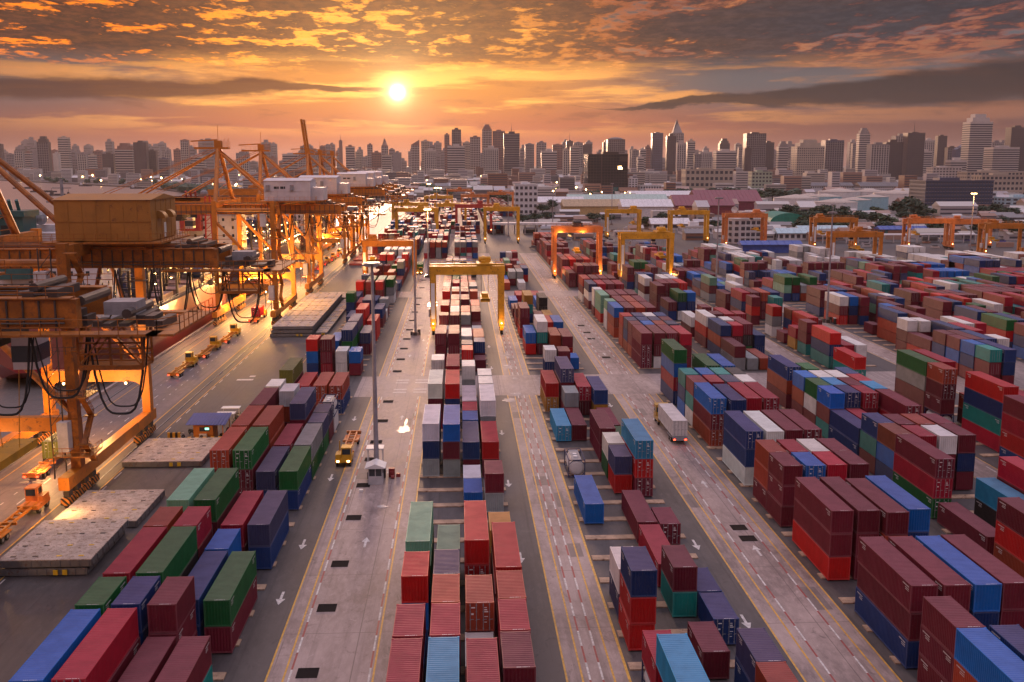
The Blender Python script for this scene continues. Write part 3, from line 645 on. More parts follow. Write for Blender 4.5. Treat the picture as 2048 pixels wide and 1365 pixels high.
for j, x0 in enumerate((-45, -33, -19, -4.5)): fill(D4(x0 + 2), 490 + (20 if j < 2 else 0), 640, .9, 3, 'mmmmcooccwwbbBpsgt', 70 + j)
for j, x0 in enumerate((-44, -30, -14, 2, 18)): fill(D4(x0), 665, 860, .9, 3, 'mmmmcooccwwbbBpsgt', 80 + j)
for j, x0 in enumerate((-44, -30, -14, 2, 18, 34)): fill(D4(x0), 880, 1120, .9, 3, 'mmmmmcoccwbbp', 90 + j)
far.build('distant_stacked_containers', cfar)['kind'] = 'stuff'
tag(bpy.data.objects['distant_stacked_containers'], 'mass of smaller stacked containers filling the far yard', 'containers')

# ------------------------------------------------------------------ lamps that are lit in the place
def lamp(x, y, z, power, col=(1.0, .50, .16), r=.25, spot=None):
    l = bpy.data.lights.new('work_light', 'SPOT' if spot else 'POINT'); l.energy = power; l.color = col; l.shadow_soft_size = r
    if spot: l.spot_size = R(150); l.spot_blend = .6
    o = bpy.data.objects.new('work_light', l); o.location = (x, y, z); COL.objects.link(o)
    return o

# ------------------------------------------------------------------ ship-to-shore cranes
stripe = bpy.data.materials.new('hazard_stripes'); stripe.use_nodes = True; t = stripe.node_tree; V.nt = t; b = t.nodes['Principled BSDF']
P = V(t.nodes.new('ShaderNodeTexCoord').outputs['Object']); sp = t.nodes.new('ShaderNodeSeparateXYZ'); t.links.new(P.k, sp.inputs[0])
sv = V.m('SINE', (V(sp.outputs[0]) + V(sp.outputs[1]) + V(sp.outputs[2])) * 7.5).step(-.05, .05)
t.links.new(mixc(sv, (.02, .018, .015), (.55, .20, .03)).k, b.inputs['Base Color']); b.inputs['Roughness'].default_value = .6
bwall = mat('booth_grey_wall', (.50, .48, .50), .5)
creamy = mat('white_house_panels', (.62, .58, .60), .5, var=.1)
def haunch(m, x, y0, y1, z, sx, r=1.6):
    pts = [(x, z), (x + sx * r, z)] + [(x + sx * r * (1 - math.sin(a)), z - r * (1 - math.cos(a))) for a in (.4, .8, 1.2)] + [(x, z - r)]
    i = len(m.v); n = len(pts)
    m.v += [(px, y0, pz) for px, pz in pts] + [(px, y1, pz) for px, pz in pts]
    for k in range(n): m.f.append((i + k, i + (k + 1) % n, i + n + (k + 1) % n, i + n + k)); m.mi.append(0)
    m.f += [tuple(i + k for k in range(n - 1, -1, -1)), tuple(i + n + k for k in range(n))]; m.mi += [0, 0]
bog = MB(); bog.box(-.55, .55, -1.3, 1.3, .55, 1.5, m=1); bog.box(-.35, .35, -.7, .7, 1.5, 2.3)
bogm = bog.mesh('bogie', [steel, stripe])
wh = MB(); wh.tube((-.2, 0, .42), (.2, 0, .42), .40, 14); whm = wh.mesh('wheel', steel)
def sts_crane(Y0, label, paint, housepaint, boom_up=False, detail=True, trolley=-20, D=32.0, hoff=0.0):
    r = empty('ship_to_shore_crane', (-52, Y0, 0), label, 'crane', 'gantry cranes along the quay')
    W = -16.0
    def part(name, m, mats=paint): return m.build(name, mats, r)
    for x in (0, W):
        for y in (0, D):
            m = MB(); i = 0; hz = 34.5
            m.bar((x, y, 3.4), (x, y, 11), 1.3, 1.7); m.bar((x, y, 10.9), (x, y + (.0), hz), 1.25, 1.45); part('leg', m, yel if y else paint)  # far legs, sills and portals take brighter orange, painting in the lamp glow
        m = MB(); m.box(x - .7, x + .7, -5.5, D + 2.0, 2.6, 4.3); part('sill_beam', m, yel)
        for y in (-4.2, -1.2, 1.8, 4.8, D - 5.5, D - 2.5, D + .5):
            bo = put('bogie', bogm, r); bo.location = (x, y, 0)
            for dy in (-.8, .8):
                wo_ = put('wheel', whm, bo); wo_.location = (0, dy, .1)
    for y in (0, D):
        m = MB(); m.box(W + .55, -.55, y - .65, y + .65, 9.4, 11.3); haunch(m, W + .6, y - .6, y + .6, 9.4, 1); haunch(m, -.6, y - .6, y + .6, 9.4, -1); part('portal_beam', m, yel)
        m = MB(); m.tube((W, y, 29), (-.4, y, 12.0), .45, 10); part('diagonal_brace', m)
        m = MB(); m.tube((W, y, 32.0), (0, y, 32.0), .5, 10); part('cross_tie', m)
    for x in (0, W):
        m = MB(); m.box(x - .6, x + .6, .7, D - .7, 32.4, 34.2); part('upper_tie_beam', m)
    m = MB(); m.tube((0, .5, 12.5), (0, 14, 30.5), .3, 8); m.tube((0, D - .5, 12.5), (0, 18, 30.5), .3, 8); part('landside_brace', m)
    # girders and boom
    xr = 25.0
    for y in (9.0, 17.5):
        m = MB(); m.box(W - 5 if boom_up else -62, xr - 7, y - .6, y + .6, 30.4, 33.0); m.box(-5 if boom_up else -60, xr - 7.5, y - .8, y + .8, 33.0, 33.12); part('main_girder', m)
        m = MB(); yy = y + (-.95 if y < 12 else .95); m.rail([(-40 if not boom_up else -20, yy, 33.1), (xr - 7, yy, 33.1)], 1.1, sp=2.4, r=.06); part('girder_handrail', m)
    if boom_up:
        for y in (9.5, 17):
            m = MB(); m.bar((W - 5, y, 32), (W - 9, y, 66), 1.2, 2.0); part('raised_boom', m)
    # A-frame
    ap = (W - 1.0, 13.2, 49.0)
    m = MB()
    for y in (2, 24.5): m.tube((W, y, 34), (ap[0], ap[1] + (y - 13) * .08, ap[2]), .62, 10)
    part('a_frame_post', m)
    m = MB()
    for y in (9, 17.5): m.tube((ap[0], ap[1] + (y - 13) * .2, ap[2] - .6), (-.5, y, 33.6), .42, 8)
    part('backstay', m)
    m = MB()
    if not boom_up:
        for y in (9, 17.5): m.tube((ap[0], ap[1] + (y - 13) * .2, ap[2] - .6), (-44, y, 33.6), .26, 8)
        for y in (9, 17.5):
            for k in (.0, .6): m.tube((ap[0], ap[1], ap[2] + k), (-56, y, 33.6), .05, 5)
    else:
        for y in (9, 17.5): m.tube((ap[0], ap[1], ap[2]), (W - 7, y, 52), .2, 6)
    part('forestay', m)
    m = MB(); m.box(ap[0] - 6.5, ap[0] + 3, ap[1] - 1.6, ap[1] + 1.6, ap[2] - .2, ap[2] + .35); m.box(ap[0] - 1, ap[0] + 1, ap[1] - 1, ap[1] + 1, ap[2] + .3, ap[2] + 2.2)
    m.bar((ap[0], ap[1] - .8, ap[2] + 2.4), (ap[0] - 7.5, ap[1] - .8, ap[2] + 2.0), .35); m.tube((ap[0], ap[1], ap[2] + 2), (ap[0], ap[1], ap[2] + 6.5), .07, 5)
    for k in range(7): m.tube((ap[0] + 1 + k * .35, ap[1] + 1, ap[2] + .3), (ap[0] + 1 + k * .35, ap[1] + 1, ap[2] + 2 + (k % 3) * .5), .05, 4)
    m.rail([(ap[0] - 6.5, ap[1] - 1.6, ap[2] + .35), (ap[0] + 3, ap[1] - 1.6, ap[2] + .35)], 1.1, r=.05); part('apex_platform', m)
    m = MB()
    for k in range(6): z = 35 + k * 2.2; f_ = (z - 34) / 15.2; m.bar((W - f_, 2.6 + 10.6 * f_, z), (W - f_, 24 - 10.8 * f_, z), .14); m.bar((W - f_, 2.6 + 10.6 * f_, z), (W - f_, 24 - 10.8 * f_ - .6, z + 2.2), .10)
    part('a_frame_ladder', m)
    # machinery house
    hx0, hx1, hy0, hy1, hz0, hz1 = -3.4 + hoff, 9.6 + hoff, 7.0, 19.5, 34.3, 39.9
    m = MB(); m.box(hx0, hx1, hy0, hy1, hz0, hz1)
    ym = (hy0 + hy1) / 2; i = len(m.v)
    m.v += [(hx0 - .2, hy0 - .2, hz1), (hx1 + .2, hy0 - .2, hz1), (hx1 + .2, ym, hz1 + .7), (hx0 - .2, ym, hz1 + .7), (hx1 + .2, hy1 + .2, hz1), (hx0 - .2, hy1 + .2, hz1)]
    m.f += [(i, i + 1, i + 2, i + 3), (i + 3, i + 2, i + 4, i + 5), (i + 1, i + 4, i + 2), (i, i + 3, i + 5)]; m.mi += [0] * 4
    h = part('machinery_house', m, housepaint)
    def sub(name, mm, mats): return mm.build(name, mats, h)
    for x, dy in ((hx1, -2.4), (hx1, 2.0)):
        mm = MB()
        for k in range(7):
            a0, a1 = math.pi * k / 14, math.pi * (k + 1) / 14
            p = [(x + 1.1 * math.cos(a0) * 1.0, 37.2 + 1.1 * math.sin(a0)), (x + 1.1 * math.cos(a1), 37.2 + 1.1 * math.sin(a1))]
            mm.quad((p[0][0], ym + dy - .8, p[0][1]), (p[0][0], ym + dy + .8, p[0][1]), (p[1][0], ym + dy + .8, p[1][1]), (p[1][0], ym + dy - .8, p[1][1]))
            for s_ in (-.8, .8): mm.quad((x, ym + dy + s_, 37.2), (p[0][0], ym + dy + s_, p[0][1]), (p[1][0], ym + dy + s_, p[1][1]), (x, ym + dy + s_, 37.21))
        sub('vent_hood', mm, housepaint)
    if housepaint is not orh:
        for x in (-.6, 1.2): mm = MB(); mm.box(x, x + 1.4, hy0 - .03, hy0, 37.6, 38.3); sub('window', mm, glass)
        for x in (-2.8, 4.0): mm = MB(); mm.box(x, x + 1.0, hy0 - .5, hy0, 37.2, 38.7); sub('air_unit', mm, grey)
        mm = MB(); mm.box(hx1, hx1 + 3.4, hy0 + 2, hy1 - 1, 34.3, 37.9); sub('annex', mm, housepaint)
    mm = MB()
    for k in range(1, 7): x = hx0 + (hx1 - hx0) * k / 7; mm.box(x - .04, x + .04, hy0 - .05, hy0, hz0 + .1, hz1 - .1)
    for k in range(1, 5): y = hy0 + (hy1 - hy0) * k / 5; mm.box(hx1, hx1 + .05, y - .04, y + .04, hz0 + .1, hz1 - .1)
    mm.box(hx0 - .05, hx1 + .05, hy0 - .08, hy0, hz0 + 2.6, hz0 + 2.72); sub('panel_seam', mm, housepaint)
    mm = MB(); mm.box(hx1, hx1 + .04, ym - .1, ym + .9, 34.4, 36.5); sub('door', mm, white)
    m = MB(); m.box(hx0 - 1.4, hx1 + 1.6, hy0 - 1.5, hy1 + 1.5, 33.95, 34.2)
    for x in (hx0 + 1, hx1 - 1):
        for y in (9, 17.5): m.box(x - .5, x + .5, y - .4, y + .4, 33.05, 33.95)
    m.rail([(hx0 - 1.4, hy0 - 1.5, 34.2), (hx1 + 1.6, hy0 - 1.5, 34.2), (hx1 + 1.6, hy1 + 1.5, 34.2)], 1.15, r=.06, sp=1.4); part('house_platform', m)
    # platform at the end of the back reach with machinery
    m = MB(); m.box(xr - 14, xr + .8, 5.4, 7.6, 30.1, 30.3); m.box(xr - .2, xr + 2.2, 5.4, 20, 30.1, 30.3); m.box(xr - 14, xr + .8, 19, 20.6, 30.1, 30.3)
    m.rail([(xr - 14, 5.4, 30.3), (xr + .8, 5.4, 30.3), (xr + 2.2, 7.5, 30.3), (xr + 2.2, 20, 30.3)], 1.3, r=.07, sp=1.5); part('backreach_platform', m)
    m = MB(); rn = random.Random(int(Y0))
    for k in range(12): x = xr - 13 + k * 1.15; zz_ = 33.1 if x < xr - 8.5 else 30.3; m.box(x, x + rn.uniform(.4, 1.0), 8 + rn.uniform(0, 3), 12 + rn.uniform(0, 5), zz_, zz_ + .2 + rn.uniform(.1, 1.3 if zz_ < 32 else .6))
    for k in range(3): m.tube((xr - 11 + k * 4, 9.5, 33.9 - k * 1.2), (xr - 11 + k * 4, 16.5, 33.9 - k * 1.2), .45, 10)
    m.box(xr - 5.5, xr - 2.6, 11, 14, 31.2, 32.4, m=1); part('hoist_machinery', m, [steel, grey])
    m = MB()                                                        # hanging maintenance basket
    z0, z1 = 27.0, 30.2; bx0, bx1 = xr - 6.8, xr - 1.2
    for y in (7.6, 10.4):
        for z in (z0, z0 + 1.2, z0 + 2.2): m.bar((bx0, y, z), (bx1, y, z), .16 if z > z0 else .4)
        for x in (bx0, bx0 + 2.8, bx1): m.bar((x, y, z0), (x, y, z1), .2)
        m.bar((bx0, y, z0), (bx0 + 2.4, y, z1), .16); m.bar((bx1, y, z0), (bx1 - 2.6, y, z1), .16)
    m.box(bx0, bx1, 7.6, 10.4, z0 - .1, z0 + .1); part('maintenance_basket', m)
    # festoon loops
    m = MB(); n = 6
    for k in range(n):
        xa = -6 + k * 5.0; pts = [(xa + 5.0 * u, 7.9, 30.2 - (6.0 + (k % 2) * 1.5) * (1 - (2 * u - 1) ** 4)) for u in [j / 12 for j in range(13)]]
        m.path(pts, .11, 5); pts2 = [(p_[0] + .25, p_[1] + .3, p_[2] + .6 if 0 < j < 12 else p_[2]) for j, p_ in enumerate(pts)]; m.path(pts2, .07, 4)
    part('festoon_cable', m, black)
    # trolley and operator cab
    m = MB()                                                        # stiffeners, pipes and hanging gear on the near girder
    for k in range(34): x = -30 + k * 1.4; m.box(x - .07, x + .07, 8.22, 8.4, 30.5, 32.9)
    for z in (30.9, 31.3): m.tube((-34, 8.15, z), (xr - 8, 8.15, z), .09, 6)
    for k in range(9): x = -26 + k * 4.6; m.tube((x, 8.1, 30.4), (x, 8.1, 29.2 - (k % 3) * .5), .05, 5); m.box(x - .3, x + .3, 7.9, 8.3, 28.9 - (k % 3) * .5, 29.2 - (k % 3) * .5)
    part('girder_fittings', m, steel)
    m = MB()
    for k in range(4): m.tube((-50 + k, 9 + k * 2.6, 33.4), (xr - 9, 9 + k * 2.6, 33.4), .05, 4)
    for zz in (14, 20, 26): m.box(-1.0, 1.0, D - 1.0, D + 1.0, zz, zz + .12); m.rail([(-1.6, -1.7, zz), (1.7, -1.7, zz)], 1.0, r=.06, sp=.8)
    part('hoist_ropes', m, steel)
    m = MB(); tx = trolley; m.box(tx - 3, tx + 3, 9.2, 17.3, 29.3, 30.3); m.box(tx - 2.4, tx + 2.4, 10, 16.5, 28.5, 29.3); part('trolley', m, steel)
    m = MB(); m.box(tx + 3.0, tx + 5.2, 11, 14, 26.2, 29.2); part('operator_cab', m, [creamy]); m = MB(); m.box(tx + 2.95, tx + 5.25, 10.95, 14.05, 26.9, 28.4); part('cab_window', m, glass)
    m = MB()
    for dx in (-1.6, 1.6):
        for yy in (10.5, 16.0): m.tube((tx + dx, yy, 28.5), (tx + dx * .5, yy, 17.5), .04, 4)
    m.box(tx - 1.2, tx + 1.2, 7.2, 19.3, 16.7, 17.5); part('spreader', m, yelb)
    # stair tower on the near landside leg
    for k in range(9):
        z = 4.6 + k * 3.2; m = MB(); s_ = 1 if k % 2 else -1
        m.bar((1.6, -1.6 * s_, z), (1.6, 1.6 * s_, z + 3.2), .8, .12); m.rail([(2.0, -1.6 * s_, z), (2.0, 1.6 * s_, z + 3.2)], 1.0, r=.05, sp=.9)
        m.box(.7, 2.3, 1.6 * s_ - .6, 1.6 * s_ + .6, z + 3.1, z + 3.2); part('stair_flight', m)
    for z in (6.2, 14.2, 24.0):
        m = MB(); m.box(-2.2, 2.6, -2.6, 2.2, z, z + .15); m.rail([(-2.2, -2.6, z + .15), (2.6, -2.6, z + .15), (2.6, 2.2, z + .15)], 1.15, r=.06, sp=1.2); part('access_platform', m)
    m = MB(); m.box(-1.5, -.1, -2.6, -1.1, 7.0, 11.0); part('electrical_cabinet', m, bwall)
    m = MB(); m.box(-3.2, -1.6, -2.0, -.6, 27.5, 31.0); part('lift_cabin', m, bwall)
    m = MB()
    for x in (-2.6, -1.0): m.bar((x, -1.6, 3), (x, -1.6, 34), .14)
    for k in range(14): m.bar((-2.6, -1.6, 4 + 2.1 * k), (-1.0, -1.6, 6 + 2.1 * k), .08)
    part('lift_mast', m, steel)
    # cable reel on the waterside sill
    m = MB(); c = (W - .5, -6.0, 12.5)
    for k in range(24):
        a0, a1 = 2 * math.pi * k / 24, 2 * math.pi * (k + 1) / 24
        m.bar((c[0] + 3.2 * math.cos(a0), c[1], c[2] + 3.2 * math.sin(a0)), (c[0] + 3.2 * math.cos(a1), c[1], c[2] + 3.2 * math.sin(a1)), .22)
        if k % 2 == 0: m.bar(c, (c[0] + 3.2 * math.cos(a0), c[1], c[2] + 3.2 * math.sin(a0)), .07)
    m.tube((c[0], c[1] - .4, c[2]), (c[0], c[1] + .4, c[2]), .8, 14); m.bar(c, (W, 0, 11), .4); part('cable_reel', m, steel)
    # flood lights: housings, and the light they give
    m = MB(); mg = MB(); pts = [(-2.5, -.9, 9.2), (-8, -.9, 9.2), (-13.5, -.9, 9.2), (-13.5, D - .9, 9.2)] if Y0 > 200 else [(-3, D - .9, 9.2), (-13, D - .9, 9.2)]
    for x, y, z in pts: m.box(x - .3, x + .3, y - .3, y + .1, z - .1, z + .3); mg.ball((x, y - .36, z + .06), .19, 8)
    part('flood_light', m, steel); part('flood_light_glass', mg, warm)
    return r
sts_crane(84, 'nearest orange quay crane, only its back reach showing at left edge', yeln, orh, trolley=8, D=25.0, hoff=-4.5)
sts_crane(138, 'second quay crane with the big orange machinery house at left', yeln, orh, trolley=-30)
sts_crane(292, 'third quay crane with white machinery house and leftmost whole tower', yelb if 0 else yel, creamy, trolley=-30)
sts_crane(357, 'fourth quay crane, white house right behind the third crane\'s house', yel, creamy, trolley=-26)
sts_crane(470, 'fifth quay crane, dark orange, halfway along the far ships', yel, creamy, trolley=-34)
sts_crane(512, 'sixth quay crane with two booms raised steeply into the sky', yel, creamy, boom_up=True, trolley=4)
sts_crane(562, 'farthest quay crane at the end of the row', yel, creamy, trolley=10)
for x, y, z, p in ((-58, 322, 8.5, 5200), (-64, 322, 8.5, 6500), (-56, 300, 7, 3200), (-66, 298, 6, 4200), (-70, 262, 9, 3000), (-66, 380, 8, 4500), (-60, 392, 8, 5000), (-62, 352, 8, 3000), (-66, 500, 9, 6000), (-60, 540, 9, 5000), (-60, 590, 9, 4500),
                   (-57, 162, 7.5, 2200), (-65, 162, 7.5, 2600), (-57, 160, 17, 2000), (-59.8, 146, 2.6, 900), (-50.5, 128, 3.0, 700), (-64, 132, 6, 1500), (-53, 90, 6, 1200)):
    lamp(x, y, z, p)
for x, y, z in ((-54.5, 308, 15), (-65, 308, 17), (-54.5, 373, 15), (-65, 373, 17), (-57, 486, 14), (-57, 530, 14)): lamp(x, y, z, 5500, (1.0, .52, .10))

# ------------------------------------------------------------------ rubber-tyred gantries
rb = MB(); rb.tube((-.3, 0, .75), (.3, 0, .75), .75, 14); rwm = rb.mesh('wheel', black)
def rtg(x0, x1, y, h, paint, label, tr=.8, spread=True, white_leg=None, lit=False):
    r = empty('yard_gantry_crane', (x0, y, 0), label, 'crane', 'rubber tyred gantry cranes over the stacks')
    W = x1 - x0
    for x in (0, W):
        for dy in (0, 6.4):
            m = MB(); s_ = .0
            m.bar((x, dy, 2.0), (x, dy, h - 2.2), 1.5, 1.1); lg = m.build('leg', paint, r)
            if white_leg is not None and dy == 0 and (x == 0) == (white_leg == 0):
                m = MB(); m.box(x - .5, x + .5, dy - .60, dy - .57, 4.2, h - 4.5); m.build('white_panel', white, lg)
            wo_ = put('wheel', rwm, r); wo_.location = (x, dy - .9, 0); wo_ = put('wheel', rwm, r); wo_.location = (x, dy + .9, 0)
        m = MB(); m.box(x - .45, x + .45, -2.2, 8.6, 1.3, 2.3); m.box(x - .7, x + .7, 2.2, 4.6, 2.3, 4.2); m.build('sill_beam', paint, r)
        m = MB(); m.box(x - .5, x + .5, .5, 5.9, h - 2.6, h - 1.7); m.build('end_tie', paint, r)
    for dy in (0, 6.4):
        m = MB(); m.box(-.9, W + .9, dy - .6, dy + .6, h - 2.3, h); m.build('girder', paint, r)
        m = MB(); yy = dy - .6 if dy == 0 else dy + .6; m.rail([(-.9, yy, h), (W + .9, yy, h)], 1.1, sp=2.0, r=.06); m.build('handrail', paint, r)
    tx = W * tr; m = MB(); m.box(tx - 2.2, tx + 2.2, -.4, 6.8, h + .1, h + .6); rn = random.Random(int(x0 * 3 + y))
    for k in range(6): a = tx - 2 + rn.uniform(0, 3); c_ = rn.uniform(0, 5); m.box(a, a + rn.uniform(.6, 1.6), c_, c_ + rn.uniform(.8, 1.8), h + .6, h + rn.uniform(1.1, 2.2))
    m.tube((tx - 1.6, 3.2, h + 1.5), (tx + 1.6, 3.2, h + 1.5), .7, 12); m.build('trolley', [steel if lit else paint], r)
    m = MB(); m.box(tx - 3.6, tx - 2.3, 1.6, 3.6, h - 3.9, h - 1.7); c_ = m.build('operator_cab', creamy, r)
    m = MB(); m.box(tx - 3.64, tx - 2.26, 1.56, 3.64, h - 3.3, h - 2.3); m.build('cab_glass', glass, c_)
    m = MB(); m.box(-1.2, -.5, 1.0, 3.2, 4.5, 6.6); m.build('control_box', bwall, r)
    m = MB(); m.rail([(-.7, -.7, 2.4), (-.7, -.7, h)], .0, r=.05)
    for k in range(int(h / .6) - 4): m.bar((-.95, -.7, 2.5 + k * .6), (-.45, -.7, 2.5 + k * .6), .05)
    m.build('ladder', steel, r)
    if spread:
        z = h * .52; m = MB()
        for dx in (-1, 1):
            for dy in (1.4, 5.0): m.tube((tx + dx, dy, h), (tx + dx * .9, dy, z + .8), .035, 4)
        m.build('hoist_rope', steel, r)
        m = MB(); m.box(tx - 1.2, tx + 1.2, -2.8, 9.2, z - .1, z + .25); m.box(tx - .9, tx + .9, 1.2, 5.2, z + .25, z + 1.3); 
        for dy in (-2.8, 8.8): m.box(tx - 1.25, tx + 1.25, dy, dy + .4, z - .5, z + .3)
        m.build('spreader', yelb, r)
    if lit:
        m = MB()
        for f_ in (.12, .42, .62, .9): m.ball((W * f_, -.3, h - 1.85), .2, 8)
        m.build('lit_lamp', warm, r)
        for f_ in (.12, .6): lamp(x0 + W * f_, y - .9, h - 2.8, 900)
    m = MB()
    for x in (0, W): m.ball((x, -1.0, 3.0), .16, 8)
    m.build('foot_lamp', warm, r)
    return r
rtg(-7.2, 10.9, 271, 18.2, yelb, 'yellow gantry over the second block, nearest crane in the yard', .76, white_leg=0)
lamp(-7, 268, 3, 160); lamp(10.8, 268, 3, 160)
rtg(37.2, 55.2, 404, 20.3, orp, 'orange gantry with glowing lamps under its beam', .5, lit=True); lamp(55, 401, 3, 500); lamp(37.4, 401, 3, 250)
rtg(57.4 + 4.6, 80.9, 391, 18.6, yelb, 'bright yellow gantry standing left of the green-topped stack', .8, white_leg=0); lamp(62, 388, 3, 300); lamp(80.8, 388, 3, 300)
rtg(88.5, 108, 617, 17.4, yelb, 'yellow gantry behind the bright yellow one, before yellow warehouse', .8, white_leg=0)
rtg(119.4, 140.2, 580, 18.4, yelb, 'yellow gantry between the maroon-roofed sheds and the white office', .3)
rtg(141.8, 163, 545, 18.4, orp, 'orange gantry standing in front of the white office with round corner', .8)
rtg(185.3, 207, 532, 16.6, yel, 'rust-yellow gantry in front of trees, left of the tank farm', .15, white_leg=0)
rtg(161.6, 182.6, 440, 15.4, yel, 'lower rust-yellow gantry whose right legs stand among white reefers', .55, white_leg=0)
rtg(234.6, 258, 530, 16.0, orp, 'orange gantry with yellow left leg before the dark blue flats', .15, white_leg=0)
rtg(262, 283.5, 540, 15.0, orp, 'red-legged gantry squeezed between two orange gantries at right', .2, spread=False)
rtg(253.2, 273.4, 486, 16.0, yel, 'rightmost rust-orange gantry behind the white reefers', .2, white_leg=0)
rtg(14.3, 33, 582, 20.5, yelb, 'yellow gantry with thin legs straddling the far gate lane', .35, spread=False)
rtg(-36.6, -17.6, 398, 15.6, yel, 'yellow gantry with floodlit white left leg over leftmost block', .15, white_leg=0); lamp(-38, 395, 8, 500)
rtg(-36.5, -13, 600, 19.4, yelb, 'pale yellow gantry far along the leftmost block', .6, spread=False)
rtg(-45, -22, 705, 18.5, yelb, 'pale yellow gantry at far left beyond the quay cranes', .4, spread=False)
rtg(-16, 4, 690, 18.5, yelb, 'pale yellow gantry right of the far avenue', .4, spread=False)
rtg(-2, 20, 660, 19, red, 'dark red gantry in the middle distance near the gate', .7, spread=False)
rtg(-28, -6, 850, 18.5, yelb, 'small yellow gantry, farther centre, left one of two', .4, spread=False)
rtg(2, 24, 880, 18.5, orp, 'small orange gantry, farther centre, right one of two', .4, spread=False)
rtg(26, 48, 930, 19, orp, 'small orange gantry beside the far white office block', .5, spread=False)
rtg(-12, 12, 1040, 19, orp, 'tiny orange gantry farthest away at centre', .5, spread=False)

